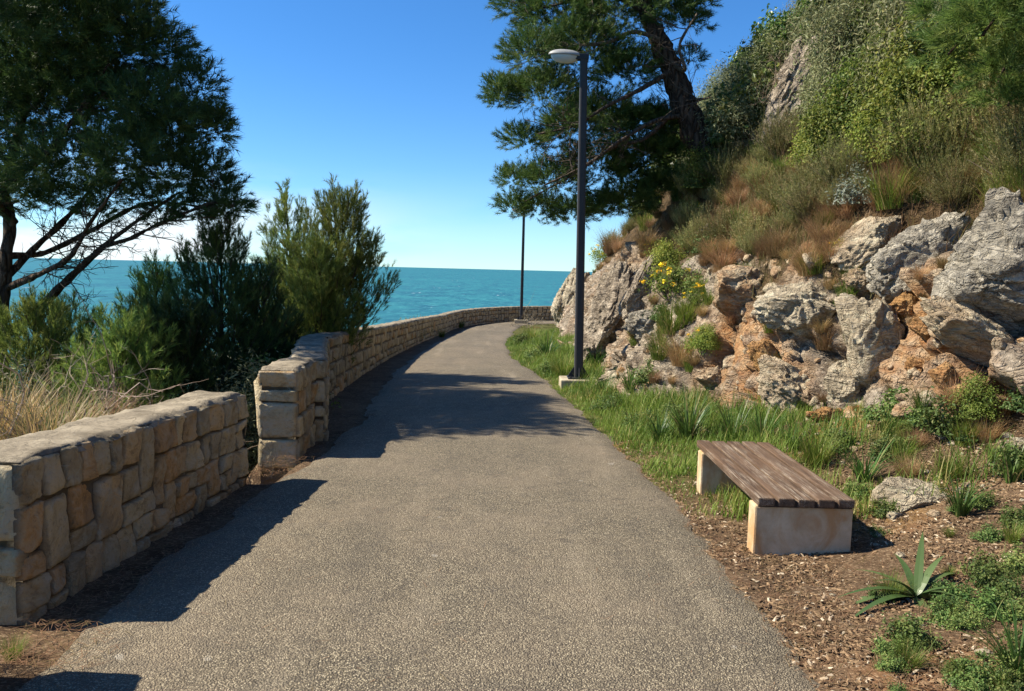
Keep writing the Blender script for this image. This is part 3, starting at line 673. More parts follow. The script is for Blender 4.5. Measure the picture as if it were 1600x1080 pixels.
yp(55, 500, 10.6, 680, .9, 61, 'airy young pine at the left edge under the big pine', nb=60)
yp(232, 495, 10.8, 680, .9, 62, 'airy young pine behind the near wall between two darker pines', nb=65)
yp(190, 525, 9.6, 680, .8, 37, 'low spreading pine behind the middle of the near wall', nb=55)

# leaning pine on the hill
r = np.random.default_rng(41)
hb, _ = hit(1108, 268); Yb = hb.y
pt = thing('pine_tree', hb-Vector((0, 0, .1)), 'leaning hillside pine with a thick bare trunk, its crown behind the near lamp', 'tree')
W = MB(); Yc = Yb+.3
s = limb(W, [hb-Vector((-.15, 0, .3)), P(1098, 240, Yb), P(1075, 180, Yb), P(1050, 110, Yb+.1), P(1028, 60, Yb+.2), P(1012, 20, Yb+.3), P(985, -60, Yb+.4)], .3*Yb/14.5, .1, 14, .05, 3); W.build('trunk', M_bark, pt)
for k, pp_ in enumerate([[P(1030, 62, Yb), P(990, 50, Yb-.2), P(950, 66, Yb-.4), P(900, 70, Yb-.5), P(850, 60, Yb)],
                         [P(1050, 110, Yb), P(1000, 140, Yb-.5), P(950, 165, Yb-.8), P(900, 195, Yb-.8), P(840, 210, Yb-.6)],
                         [P(1072, 180, Yb), P(1020, 190, Yb-.6), P(970, 220, Yb-.9), P(920, 255, Yb-1), P(850, 290, Yb-.8)],
                         [P(1065, 160, Yb), P(1010, 215, Yb-.2), P(960, 230, Yb), P(900, 270, Yb+.2), P(820, 315, Yb+.4)],
                         [P(1040, 90, Yb), P(1070, 110, Yb-.2), P(1062, 70, Yb-.3), P(1090, 20, Yb-.4)],
                         [P(1012, 20, Yb+.3), P(940, -10, Yb+.4), P(860, 10, Yb+.6), P(800, 20, Yb+.8)], [P(1060, 150, Yb), P(1090, 155, Yb-.3), P(1112, 152, Yb-.5)]]):
    W = MB(); s = limb(W, pp_, .055, .014, 7, .01, k, (.3 if k in (0, 4) else .1, 0, 0))
    for q in range(8):
        i = r.integers(int(len(s)*.4), int(len(s)*.85)); twigs(W, s[i], np.array([-.7, 0, -.1])+r.normal(size=3)*.5, r.uniform(.4, 1.0), .012, 2, r, .05, .4, (.25, 0, 0))
    W.build('limb', M_bark, pt)
LB = [(880, 40, 78), (815, 12, 36), (835, 95, 55), (795, 150, 34), (855, 150, 60), (915, 90, 75), (965, 25, 85), (1035, 8, 55), (1088, 5, 26), (985, 120, 55), (900, 215, 62), (825, 222, 36), (862, 285, 52), (808, 288, 28), (800, 325, 26), (848, 335, 36), (940, 270, 60), (935, 190, 62), (990, 205, 42), (890, 340, 36), (945, 325, 38), (985, 275, 34), (960, -50, 70), (880, -50, 70), (785, 150, 16), (775, 160, 14), (1085, 90, 16), (1070, 40, 30)]
LB += [(1010, 200, 50), (1035, 240, 40), (1000, 250, 48), (1045, 190, 32), (980, 320, 42), (1020, 305, 36), (1050, 285, 28)]
lob = []
for a_, b_, c_ in LB:
    for s_ in (-1, 1):
        yy = Yb+.9+s_*r.uniform(.1, 1.3)*(1 if c_ > 50 else .4); q = P(a_+r.uniform(-8, 8), b_+r.uniform(-8, 8), yy); lob.append((tuple(q), c_*yy/1250*.9))
C_ = MB(); lobes_crown(C_, None, lob, r, 125, .19, 28, .12, .0052, .2); C_.build('crown', M_needle_mid, pt, False)
# pine whose boughs hang into the upper right corner
r = np.random.default_rng(43)
h2, _ = drop(7.2, 9.0); pt = thing('pine_tree', h2, 'bright green pine boughs hanging into the upper right corner above the slope', 'tree')
W = MB(); q0 = P(1700, -120, 9); limb(W, [h2-Vector((0, 0, .3)), h2+Vector((-.2, -.2, 1.6)), q0, P(1690, -300, 9)], .16, .06, 10, .03, 4)
lob = []
for a_, b_, c_ in [(1485, 25, 45), (1535, 55, 55), (1590, 35, 55), (1600, 115, 55), (1560, 125, 36), (1482, 85, 28), (1640, 60, 50), (1650, 140, 40), (1575, 165, 24)]:
    q = P(a_, b_, 8.0+r.uniform(-.7, .7)); lob.append((tuple(q), c_*8/1250)); limb(W, [q0, (q0+q)/2+Vector((0, 0, .15)), q], .035, .01, 6, .005, 2)
W.build('trunk', M_bark, pt); C_ = MB(); lobes_crown(C_, None, lob, r, 200, .17, 34, .12, .0038, .0); C_.build('crown', M_needle_far, pt, False)

# ------------------------------------------------------------------ boulders
bm = bmesh.new(); bmesh.ops.create_icosphere(bm, subdivisions=6, radius=1); ICO = np.array([v.co for v in bm.verts]); IF = np.array([[v.index for v in f.verts] for f in bm.faces]); bm.free()
bm = bmesh.new(); bmesh.ops.create_icosphere(bm, subdivisions=3, radius=1); ICO3 = np.array([v.co for v in bm.verts]); IF3 = np.array([[v.index for v in f.verts] for f in bm.faces]); bm.free()
def rocky(V, seed, cuts=9, rough=1.0):
    r = np.random.default_rng(seed); V = V.copy()
    for k in range(cuts):
        n = unit(r.normal(size=3)); d = r.uniform(.5, .85); e_ = np.maximum(V@n-d, 0); V = V-e_[:, None]*n*.93
    w = V*1.6+seed*3.7; wq = w+np.stack([fbm(w*.9+k*5., 2, seed+k) for k in range(3)], 1)*.3
    f1, f2, i1 = voro(wq*1.2, seed); rg = lambda f_, k: 1-2*np.abs(vn(wq*f_, seed+k))
    g1, g2, i2 = voro(wq*2.9, seed+4); h1, h2, i3 = voro(wq*6.5, seed+8)
    return V*(1+rough*((i2-.5)*.085+(i3-.5)*.035+(i1-.5)*.18-.03*np.exp(-(f2-f1)/.05)+fbm(w*.8, 3, seed)*.10+rg(1.6, 31)*.045+rg(3.7, 33)*.028+rg(8, 35)*.012+fbm(w*14, 2, seed+9)*.008))[:, None]
def boulder(px, py, w, h, ang, seed, mat, label, dep=.8, sink=.15, org=0, Y=None, cuts=16, rough=1.0, name='boulder'):
    if Y is None: q, _ = hit(px, py)
    else: q = P(px, py, Y)
    k = q.y/1250; sx, sz = w*k/2*1.15, h*k/2*1.15; sy = (sx+sz)/2*dep
    c = np.array(q)+np.array(ray(px, py))*sy*sink
    V = rocky(ICO, seed, cuts, rough)*np.array([sx, sy, sz]); a = R(ang); ca, sa = math.cos(a), math.sin(a)
    V = np.stack([V[:, 0]*ca+V[:, 2]*sa, V[:, 1], -V[:, 0]*sa+V[:, 2]*ca], 1)+c
    m = MB(); col = np.zeros((len(V), 3)); col[:, 1] = np.clip(org*(1.1+fbm(V*3, 3, seed)), 0, 1); m.add(V, [IF], col)
    ob = m.build(name, mat); ob.data.transform(Matrix.Translation(-Vector(c))); ob.location = c
    return tag(ob, label, 'rock')
BL = [(1572, 425, 215, 185, 26, 1, M_grey, 'huge grey mottled boulder at the right edge of the cliff', .8, -.05),
      (1540, 535, 215, 80, 33, 2, M_pale, 'long tilted ledge slab under the huge grey boulder at the right edge', .9, .15),
      (1443, 404, 165, 108, -40, 3, M_grey, 'smooth dark grey boulder leaning left of the huge one', .8, -.15),
      (1358, 390, 130, 98, -44, 4, M_pale, 'rough pale grey boulder at the cliff top left of the dark leaning one', .8, -.1),
      (1362, 556, 92, 190, -16, 5, M_pale, 'tall upright pale rock standing in the middle of the cliff', .7, .0),
      (1262, 478, 140, 85, 10, 6, M_pale, 'jagged grey white rock in the cliff left above the tall upright rock', .8, .1),
      (1150, 455, 125, 95, 35, 7, M_pale, 'cream overhanging rock above the orange earth hollow', .8, .1),
      (1235, 615, 125, 110, 20, 8, M_pale, 'broad pale rock at the cliff foot behind the bench', .8, .15),
      (1322, 612, 62, 78, 15, 9, M_pale, 'small pale rock squeezed left of the foot of the tall upright rock', .8, .1),
      (958, 485, 62, 150, 22, 10, M_cliff, 'big pitted slab of rock just right of the near lamp pole', .8, .1),
      (1000, 455, 44, 100, 18, 31, M_cliff, 'dark cracked rock right against the big pitted slab', .8, .2), (930, 545, 50, 60, 10, 32, M_cliff, 'broken rock low at the foot of the big pitted slab', .8, .2),
      (890, 470, 52, 135, 12, 11, M_pale, 'narrow pale rock face at the far nose of the cliff', .8, .2),
      (1016, 508, 76, 52, -25, 12, M_grey, 'grey boulder lying right of the big pitted slab', .8, .1),
      (967, 590, 84, 34, -24, 13, M_pale, 'long fallen stone in the grass right of the near lamp footing', .8, .0),
      (1428, 782, 112, 70, -6, 14, M_pale, 'cream stone resting on the ground right of the bench', .8, .0),
      (1588, 622, 70, 62, 0, 15, M_ochre, 'yellow ochre rock at the right edge under the ledge slab', .8, .1),
      (1420, 478, 62, 52, 35, 16, M_ochre, 'orange rock below the dark leaning boulder', .8, .1),
      (1452, 512, 58, 46, 30, 17, M_ochre, 'orange block between the ledge slab and the tall upright rock', .8, .1),
      (1440, 578, 42, 34, 20, 18, M_ochre, 'small orange stone right of the tall upright rock', .8, .1),
      (1476, 588, 50, 40, 30, 19, M_ochre, 'orange stone tucked under the left tip of the ledge slab', .8, .1),
      (1590, 706, 60, 36, 10, 20, M_pale, 'pale rock low at the right edge beside the strap leaves', .8, .1),
      (1115, 595, 80, 36, 25, 21, M_pale, 'flat layered rock below the orange hollow at the cliff foot', .8, .1),
      (1422, 640, 52, 26, -15, 22, M_pale, 'flat brownish stone at the foot of the tall upright rock', .8, .0),
      (1300, 655, 62, 34, 12, 23, M_ochre, 'orange cream rock at the cliff foot beside the broad pale rock', .8, .1),
      (1224, 468, 40, 30, 0, 24, M_grey, 'small rounded grey rock at the upper left of the jagged white rock', .8, -.3),
      (1345, 443, 46, 34, 20, 25, M_pale, 'small cream rock under the rough pale grey boulder', .8, .0),
      (1110, 372, 50, 38, -20, 26, M_grey, 'grey outcrop in the dry grass above the cream overhang', .8, .1),
      (1246, 130, 60, 150, 24, 27, M_cliff, 'dark narrow crag rising high on the hillside among bushes', .9, -1.5),
      (1180, 640, 60, 34, 20, 28, M_pale, 'low pale rock at the cliff foot behind the far end of the bench', .8, .1),
      (905, 420, 46, 60, 10, 29, M_cliff, 'rough rock head on top of the cliff nose', .8, .1),
      (1200, 560, 70, 44, 38, 30, M_ochre, 'orange earthy block inside the cliff hollow', .8, .2)]
for a_ in BL: boulder(*a_[:9], sink=a_[9], rough=1.5 if a_[6] is M_cliff else .5 if a_[5] in (14, 22) else 1.1, org={2: .12, 4: .1, 7: .45, 8: .2, 30: .9, 16: .5, 17: .6, 18: .7, 19: .6, 21: .35, 22: .4, 23: .6, 25: .3, 28: .2}.get(a_[5], 0))

# ------------------------------------------------------------------ plants
PROTO = {}
def proto(kind, seed):
    """mesh data of one plant about 1 m across, base at the origin: list of (part name, mesh builder, material)"""
    r = np.random.default_rng(seed*7+len(kind)); m = MB(); w = MB(); parts = []
    if kind in ('leafy', 'broad', 'olive', 'silver', 'weed', 'euphorbia'):
        nc, nl, ll, lw = {'leafy': (95, 85, .05, .03), 'broad': (46, 60, .105, .06), 'olive': (100, 95, .055, .013), 'silver': (40, 55, .08, .032), 'weed': (36, 55, .085, .05), 'euphorbia': (80, 75, .06, .018)}[kind]
        d = rdir(nc, r); d[:, 2] = np.abs(d[:, 2]); k = r.uniform(.35, 1, nc)**.6; k = r.uniform(.1, 1.15, nc) if kind == 'weed' else k; hz_ = {'weed': .55, 'silver': .7}.get(kind, .85)
        c = d*k[:, None]*np.array([.5, .5, hz_])*(1+.3*vn(d*2+seed, 3))[:, None]
        for q in range(0, nc, 2):
            V, f = tube(spline([(0, 0, -.05), c[q]*.5+r.normal(size=3)*.05+np.array([0, 0, .02]), c[q]], 3), np.linspace(.012, .003, 7), 4); w.add(V, f, (.1, .8, 0))
        pos = np.repeat(c, nl, 0)+r.normal(size=(nc*nl, 3))*(.085 if kind != 'euphorbia' else .06); pos[:, 2] = np.maximum(pos[:, 2], .01)
        nr = unit(np.repeat(d, nl, 0)+np.array([0, 0, .6])); leaves(m, pos, nr, ll, lw, r, .2, np.repeat(r.random(nc), nl))
        parts = [('foliage', m, {'leafy': M_leaf, 'broad': M_broad, 'olive': M_olive, 'silver': M_silver, 'weed': M_weed, 'euphorbia': M_leaf}[kind]), ('stem', w, M_twig)]
        if kind == 'weed':
            nb_ = 26; az = r.uniform(0, 6.283, nb_); blades(m, r.normal(size=(nb_, 3))*np.array([.25, .25, 0]), az, r.uniform(.3, .8, nb_), .014, r.uniform(.1, .8, nb_), r.uniform(.2, 1.2, nb_), r, .5, np.where(r.random(nb_) < .4, .9, 0), 4)
    elif kind == 'heath':
        n = 330; d = rdir(n, r); d[:, 2] = np.abs(d[:, 2])+.5; d = unit(d); ln = r.uniform(.35, .95, n)
        pos = np.concatenate([d*(ln*k)[:, None]*np.array([.75, .75, .9]) for k in (.45, .65, .82, 1)])+r.normal(size=(n*4, 3))*.03
        tufts(m, pos, np.tile(d, (4, 1))+np.array([0, 0, .7])+r.normal(size=(n*4, 3))*.2, .2, 16, .05, .0045, (.3, .9), r, .35)
        for q in range(0, n, 9):
            V, f = tube(np.array([(0, 0, -.05), d[q]*ln[q]*.45, d[q]*ln[q]*.9]), [.009, .006, .003], 4); w.add(V, f, (.1, .6, 0))
        parts = [('foliage', m, M_heath), ('stem', w, M_twig)]
    elif kind == 'tussock':
        n = 520; a = r.uniform(0, 6.283, n); rr = .16*np.sqrt(r.random(n)); pos = np.stack([np.cos(a)*rr, np.sin(a)*rr, -.02+a*0], 1)
        blades(m, pos, a+r.normal(0, .5, n), r.uniform(.35, .8, n), .008, r.uniform(.05, .7, n), r.uniform(.3, 1.7, n), r, .5, np.where(r.random(n) < .14, .8, 0), 4); parts = [(None, m, M_dry)]
    elif kind == 'strap':
        n = 75; a = r.uniform(0, 6.283, n); rr = .1*np.sqrt(r.random(n)); pos = np.stack([np.cos(a)*rr, np.sin(a)*rr, -.03+a*0], 1)
        blades(m, pos, a+r.normal(0, .4, n), r.uniform(.45, 1.0, n), r.uniform(.018, .034, n), r.uniform(.05, .5, n), r.uniform(.3, 1.9, n), r, .45, np.where(r.random(n) < .1, .9, 0), 6); parts = [(None, m, M_strap)]
    elif kind == 'grassy':
        n = 260; a = r.uniform(0, 6.283, n); rr = .2*np.sqrt(r.random(n)); pos = np.stack([np.cos(a)*rr, np.sin(a)*rr, -.03+a*0], 1)
        blades(m, pos, a+r.normal(0, .6, n), r.uniform(.4, .9, n), r.uniform(.008, .018, n), r.uniform(.05, .5, n), r.uniform(.2, 1.4, n), r, .5, np.where(r.random(n) < .15, .8, 0), 5); parts = [(None, m, M_grass)]
    elif kind == 'flower':
        nc = 30; d = rdir(nc, r); d[:, 2] = np.abs(d[:, 2])+.2; d = unit(d); c = d*np.array([.42, .42, .6])*r.uniform(.5, 1, (nc, 1)); nl = 45
        pos = np.repeat(c, nl, 0)+r.normal(size=(nc*nl, 3))*.075; leaves(m, pos, np.repeat(d, nl, 0), .07, .025, r, .1)
        n = 15; dd = rdir(n, r); dd[:, 2] = np.abs(dd[:, 2])+.25; dd = unit(dd); fp = dd*np.array([.46, .46, .7])*r.uniform(.8, 1.05, (n, 1)); heads = []
        for q in range(n):
            fl = MB(); k = r.integers(16, 34); leaves(fl, fp[q]+r.normal(size=(k, 3))*np.array([.024, .024, .014]), np.tile(dd[q]+np.array([0, 0, .5]), (k, 1)), .04, .03, r, 0); heads.append(('flower', fl, M_yellow))
            V, f = tube(np.array([(0, 0, -.03), fp[q]*.6, fp[q]]), [.006, .005, .003], 4); w.add(V, f, (.3, .4, 0))
        parts = [('foliage', m, M_leaf)]+heads+[('stem', w, M_twig)]
    elif kind == 'bare':
        for q in range(16): twigs(m, (r.normal(0, .05), r.normal(0, .05), -.05), unit(r.normal(size=3)*np.array([.7, .7, .2])+np.array([0, 0, .7])), r.uniform(.45, .75), .009, 3, r, .05, .6, (r.random(), .2*r.random(), 0))
        parts = [(None, m, M_twig)]
    elif kind == 'aloe':
        n = 22
        for q in range(n):
            az = q*2.4+r.uniform(-.3, .3); el = r.uniform(.1, .95); ln = r.uniform(.5, 1.25); dv = np.array([math.cos(az), math.sin(az), 0]); k = np.linspace(0, 1, 9)
            x_ = ln*(k*math.cos(el)+.25*k**2); z_ = ln*(k*math.sin(el)-.55*k**2.2*math.cos(el)); c = dv*x_[:, None]+np.array([0, 0, 1])*z_[:, None]; sd = np.array([-dv[1], dv[0], 0])
            wd = .042*(1-k**2.2)*(.7+.6*np.minimum(k*4, 1)); row = [c-sd*wd[:, None]+np.array([0, 0, .018])*(1-k)[:, None], c-np.array([0, 0, .02])*(1-k)[:, None], c+sd*wd[:, None]+np.array([0, 0, .018])*(1-k)[:, None], c+np.array([0, 0, .012])*(1-k)[:, None]]
            V = np.stack(row, 1).reshape(-1, 3); f = []
            for i in range(8):
                for j in range(4): f.append((i*4+j, i*4+(j+1) % 4, i*4+4+(j+1) % 4, i*4+4+j))
            m.add(V, [np.array(f)], (r.random(), 0, 0))
        parts = [(None, m, M_aloe)]
    return parts
KIND = {'leafy': ('shrub', 'shrub'), 'broad': ('shrub', 'shrub'), 'olive': ('shrub', 'shrub'), 'silver': ('shrub', 'shrub'), 'weed': ('weed', 'plant'), 'euphorbia': ('shrub', 'shrub'), 'heath': ('shrub', 'shrub'), 'tussock': ('grass_tussock', 'grass tussock'),
        'strap': ('strap_leaved_plant', 'plant'), 'grassy': ('grass_tussock', 'grass tussock'), 'flower': ('flowering_plant', 'flower'), 'bare': ('bare_shrub', 'shrub'), 'aloe': ('aloe_plant', 'plant')}
def plant(kind, loc, size, label, group=None, seed=0, tall=1.0, tilt=None, rz=None):
    key = (kind, seed); nm, cat = KIND[kind]
    if key not in PROTO:
        PROTO[key] = []; made = []
        for pn_, m, mat in proto(kind, seed): PROTO[key].append((pn_, m.build(pn_ or nm, mat, None, False).data)); made.append(None)
        for o in [o for o in COL.objects if o.type == 'MESH' and o.data in [d for _, d in PROTO[key]]]: bpy.data.objects.remove(o)
    pr_ = PROTO[key]
    if pr_[0][0] is None: o = bpy.data.objects.new(nm, pr_[0][1]); COL.objects.link(o)
    else:
        o = bpy.data.objects.new(nm, None); COL.objects.link(o); o.empty_display_size = .1
        for pn_, me in pr_: c = bpy.data.objects.new(pn_, me); COL.objects.link(c); c.parent = o
    o.location = loc; o.rotation_euler = ((tilt or 0)*.3, tilt or 0, rng.uniform(0, 6.28) if rz is None else rz); o.scale = (size, size, size*tall)
    return tag(o, label, cat, group)
def pl(kind, px, py, hpx, label, seed=0, group=None, tall=1.0, rz=None, tilt=None):     # hpx: height in the photograph, turned into metres at the spot where it grows
    q, n = hit(px, py); return plant(kind, q, hpx*q.y/1250*{'leafy': 1.15, 'olive': 1.15, 'tussock': 1.7, 'strap': 1.5, 'grassy': 1.4, 'heath': 1.1, 'weed': 1.3, 'aloe': 2.1}.get(kind, 1.2), label, group, seed, tall, tilt, rz)

for a_ in [('strap', 1075, 690, 78, 'wide dark strap-leaved clump in the grass left of the bench far end', 1), ('strap', 1145, 688, 62, 'strap-leaved clump right behind the far end of the bench seat', 2),
           ('strap', 1030, 690, 48, 'low strap-leaved clump nearest the path edge left of the bench', 3), ('strap', 1190, 692, 58, 'dark strap-leaved clump at the foot of the broad pale rock', 1),
           ('grassy', 1275, 726, 66, 'bright green grassy clump behind the middle of the bench', 1), ('strap', 1350, 752, 64, 'strap-leaved clump between the bench seat and the cream stone', 2),
           ('strap', 1240, 705, 45, 'small strap-leaved clump behind the bench seat beside the bright grassy clump', 3), ('strap', 1500, 805, 62, 'thin-leaved clump at the right side of the cream stone', 3),
           ('strap', 1580, 752, 66, 'spiky dark strap-leaved clump under the pale rock at the right edge', 1), ('strap', 1592, 1062, 110, 'pale arching strap-leaved plant cut by the right edge near the bottom corner', 2),
           ('strap', 985, 612, 42, 'dark strap-leaved tuft right of the long fallen stone', 1), ('strap', 945, 618, 34, 'strap-leaved tuft in front of the long fallen stone by the lamp footing', 2),
           ('strap', 1205, 578, 30, 'strap-leaved tuft growing at the lower edge of the orange hollow', 3), ('grassy', 880, 590, 44, 'lush grass clump left of the near lamp pole', 2),
           ('strap', 855, 560, 40, 'dark green clump at the cliff foot left of the near lamp', 2), ('grassy', 830, 535, 30, 'grass clump on the verge beneath the cliff nose', 1),
           ('strap', 930, 575, 40, 'dark green clump at the foot of the big pitted slab', 3), ('strap', 1440, 650, 52, 'thin pale-bladed clump under the tall upright rock', 3),
           ('strap', 1420, 275, 60, 'dark strap-leaved clump on the slope above the dark leaning boulder', 1), ('grassy', 1010, 360, 42, 'bright green grass clump below the leaning pine', 2),
           ('grassy', 1120, 300, 40, 'bright green grass clump right at the leaning trunk base', 1), ('silver', 1345, 320, 70, 'small silver-leaved shrub on the cliff rim above the rough pale boulder', 1),
           ('aloe', 1432, 935, 62, 'grey green aloe with long drooping leaves on the litter in front of the bench', 1),
           ('weed', 1560, 925, 60, 'leafy green weed beside the aloe, the tallest on the litter', 1), ('weed', 1510, 975, 42, 'low leafy weed in front of the aloe', 2),
           ('weed', 1500, 1055, 40, 'leafy weed near the bottom edge on the litter', 3), ('weed', 1590, 890, 50, 'leafy weed at the right edge behind the tallest weed', 2),
           ('weed', 1545, 845, 36, 'leafy weed on the ground right of the cream stone', 3), ('weed', 1340, 775, 38, 'leafy weed behind the near end of the bench', 1), ('weed', 1470, 930, 34, 'small leafy weed at the right of the aloe', 3),
           ('leafy', 1520, 650, 62, 'rounded bright green bush at the cliff foot under the ledge slab', 2), ('leafy', 1415, 690, 30, 'small green bush at the cliff foot below the tall upright rock', 1),
           ('flower', 1045, 470, 80, 'tall yellow-flowered clump in the green gully right of the pitted slab', 1), ('flower', 1090, 475, 44, 'yellow-flowered clump beside the cream overhang', 2),
           ('flower', 1095, 550, 50, 'yellow-flowered clump at the left of the orange hollow', 3), ('flower', 940, 400, 40, 'yellow-flowered clump on the rim above the pitted slab', 1),
           ('flower', 1090, 340, 30, 'yellow-flowered clump in the dry grass above the grey outcrop', 2), ('flower', 1225, 190, 26, 'yellow-flowered clump high on the slope beneath the dark crag', 3),
           ('flower', 1380, 150, 30, 'yellow-flowered clump high on the slope among leafy bushes', 1), ('flower', 1310, 400, 34, 'yellow-flowered clump left of the rough pale grey boulder', 2), ('flower', 1180, 375, 26, 'yellow-flowered clump in the dry tussocks above the overhang', 3),
           ('flower', 1020, 400, 30, 'yellow-flowered clump on the rim at the gully top', 2),
           ('tussock', 1130, 420, 46, 'rusty dry tussock hanging over the cream overhang', 1), ('tussock', 1265, 430, 60, 'big rusty dry tussock above the jagged white rock', 2), ('tussock', 1215, 400, 55, 'rusty dry tussock at the rim above the overhang', 3),
           ('tussock', 1390, 400, 48, 'rusty dry tussock in the cleft left of the dark leaning boulder', 1), ('tussock', 1290, 545, 50, 'rusty dry tussock left of the tall upright rock', 2), ('tussock', 1065, 570, 60, 'rusty dry tussock in the gully left of the orange hollow', 3),
           ('tussock', 1495, 640, 60, 'rusty dry tussock hanging beneath the ledge slab', 1), ('tussock', 1385, 305, 55, 'upright rust-red dry tussock beside the silver-leaved shrub', 2), ('tussock', 1010, 390, 40, 'rusty dry tussock at the rim above the pitted slab', 3),
           ('tussock', 955, 395, 40, 'rusty dry tussock on the rim just right of the lamp pole', 1), ('tussock', 1540, 690, 46, 'rusty dry tussock left of the pale rock at the right edge', 3),
           ('grassy', 1050, 520, 60, 'green grass hanging in the gully beside the grey boulder', 3), ('grassy', 1075, 505, 50, 'green grass clump in the gully under the tall yellow flowers', 1), ('grassy', 1030, 560, 50, 'green grass clump at the foot of the gully', 2), ('leafy', 1105, 545, 36, 'dark green bush beside the orange hollow', 1),
           ('leafy', 1040, 430, 50, 'dark green bush at the top of the gully', 2), ('euphorbia', 1195, 178, 52, 'pale green dome-shaped bush on the upper slope right of the leaning trunk', 1),
           ('heath', 1265, 345, 66, 'grey green heath bush on the cliff rim left of the silver-leaved shrub', 1), ('heath', 1310, 335, 50, 'dark heath bush on the rim between the grey heath and the silver shrub', 2),
           ('bare', 1237, 185, 95, 'pale bare dead sapling in front of the dark crag', 1), ('bare', 1175, 240, 40, 'small bare twiggy shrub on the slope right of the leaning trunk', 2),
           ('bare', 822, 500, 38, 'reddish bare shrub by the wall at the far bend', 3), ('bare', 1470, 130, 60, 'pale dead branches tangled on the slope under the hanging pine boughs', 2)]:
    pl(*a_[:5], seed=a_[5])
for px, py, h, lab in [(818, 540, 26, 'leafy weed on the verge nearest the far bend'), (838, 560, 28, 'leafy weed on the verge left of the near lamp, second from the bend'), (862, 585, 30, 'leafy weed at the verge just left of the lamp footing'), (955, 640, 34, 'leafy weed on the verge in front of the lamp footing'), (1000, 668, 38, 'leafy weed on the verge between lamp and bench'), (1050, 655, 40, 'leafy weed behind the wide strap-leaved clump'), (1110, 655, 36, 'leafy weed at the cliff foot behind the bench far end'), (1385, 715, 44, 'leafy weed at the cliff foot behind the bench middle'), (1310, 700, 44, 'leafy weed right of the bright grassy clump'), (1585, 965, 60, 'leafy weed at the right edge in front of the tallest weed'), (1440, 1010, 26, 'tiny weed alone on the litter in front of the aloe'), (1530, 790, 40, 'leafy weed between the cream stone and the spiky strap clump'), (1590, 820, 46, 'leafy weed at the right edge under the spiky strap clump')]:
    pl('weed', px, py, h, lab, seed=int(px) % 3+1)

# cover of the slope: bushes and tussocks one by one, by kind
r = np.random.default_rng(77)
def onhill(t_, Y):
    x = float(smooth(np.array([Y]), XB, 1.2)[0])+t_; return drop(x, Y)
COV = {'tussock': (.4, .75, 'rust-brown dry grass tussock on the slope above the cliff', 'dry tussocks on the slope', 1.0), 'heath': (.4, .85, 'olive-brown heath bush on the slope above the cliff', 'heath bushes on the slope', 1.0),
       'grassy': (.4, .75, 'green grass tussock on the slope above the cliff', 'green tussocks on the slope', 1.0), 'leafy': (.55, 1.25, 'bright green leafy bush high on the hillside', 'leafy bushes on the hillside', 1.1),
       'broad': (.7, 1.6, 'glossy broad-leaved dark green bush high on the hillside', 'broad-leaved bushes on the hillside', 1.15),
       'olive': (.8, 1.9, 'grey green olive-leaved bush high on the far hillside', 'olive-leaved bushes on the hillside', 1.1)}
def cov(kind, q):
    s0, s1, lab, grp, tall = COV[kind]; plant(kind, q-Vector((0, 0, .06)), r.uniform(s0, s1), lab, grp, int(r.integers(1, 4)), tall*r.uniform(.85, 1.25), r.uniform(-.15, .15))
for zone, n, ks in [((1290, 1640, -40, 170), 60, ('leafy', 'broad', 'leafy', 'olive', 'heath', 'broad')), ((1150, 1300, 40, 220), 38, ('olive', 'broad', 'heath', 'leafy')), ((1010, 1150, 110, 300), 40, ('leafy', 'heath', 'olive', 'broad', 'grassy')),
                    ((1180, 1640, 160, 260), 66, ('heath', 'tussock', 'grassy', 'leafy', 'heath')), ((1090, 1640, 240, 330), 84, ('tussock', 'heath', 'tussock', 'grassy')), ((930, 1330, 290, 400), 80, ('tussock', 'tussock', 'grassy', 'heath')), ((1440, 1640, 200, 330), 26, ('tussock', 'grassy', 'heath'))]:
    for k in range(n):
        a_, b_ = r.uniform(zone[0], zone[1]), r.uniform(zone[2], zone[3])
        if 1205 < a_ < 1290 and 40 < b_ < 235: continue          # the crag stands here
        q, nm = hit(a_, b_)
        x_, y_ = q.x, q.y; tb = x_-float(smooth(np.array([y_]), XB, 1.2)[0])
        if tb < .55 and r.random() < .85: continue
        kd = ks[int(r.integers(len(ks)))]
        if kd in ('leafy', 'olive', 'broad') and tb < 1.6: kd = 'tussock'
        cov(kd, q)
for zone, n, ks, lab, grp in [((985, 1110, 400, 600), 30, ('grassy', 'grassy', 'weed', 'tussock'), 'small plant growing in the green gully of the cliff', 'plants in the cliff gully'), ((880, 1500, 380, 660), 44, ('tussock', 'grassy', 'tussock'), 'small tuft rooted in a crack of the cliff face', 'tufts in cracks of the cliff'), ((1095, 1330, 335, 440), 34, ('tussock', 'tussock', 'tussock', 'grassy'), 'rusty grass tuft on the cliff rim between gully and boulders', 'grass tufts on the cliff rim'), ((1000, 1110, 330, 420), 16, ('grassy', 'weed', 'tussock'), 'green plant on the rim above the gully', 'plants on the rim above the gully'), ((1380, 1640, 640, 760), 22, ('tussock', 'weed', 'grassy'), 'small tuft on the rubble at the cliff foot', 'tufts on the rubble at the cliff foot')]:
    for k in range(n):
        q, nm = hit(r.uniform(zone[0], zone[1]), r.uniform(zone[2], zone[3])); kd = ks[int(r.integers(len(ks)))]
        plant(kd, q, r.uniform(.22, .42)*(1.3 if kd == 'weed' else 1)*(1.35 if 'rim' in grp else 1), lab, grp, int(r.integers(1, 4)), 1, r.uniform(-.2, .2))
for k in range(60):
    q, nm = onhill(r.uniform(3.5, 9), r.uniform(13, 32))
    if q is not None: cov(('olive', 'broad', 'olive')[k % 3], q)

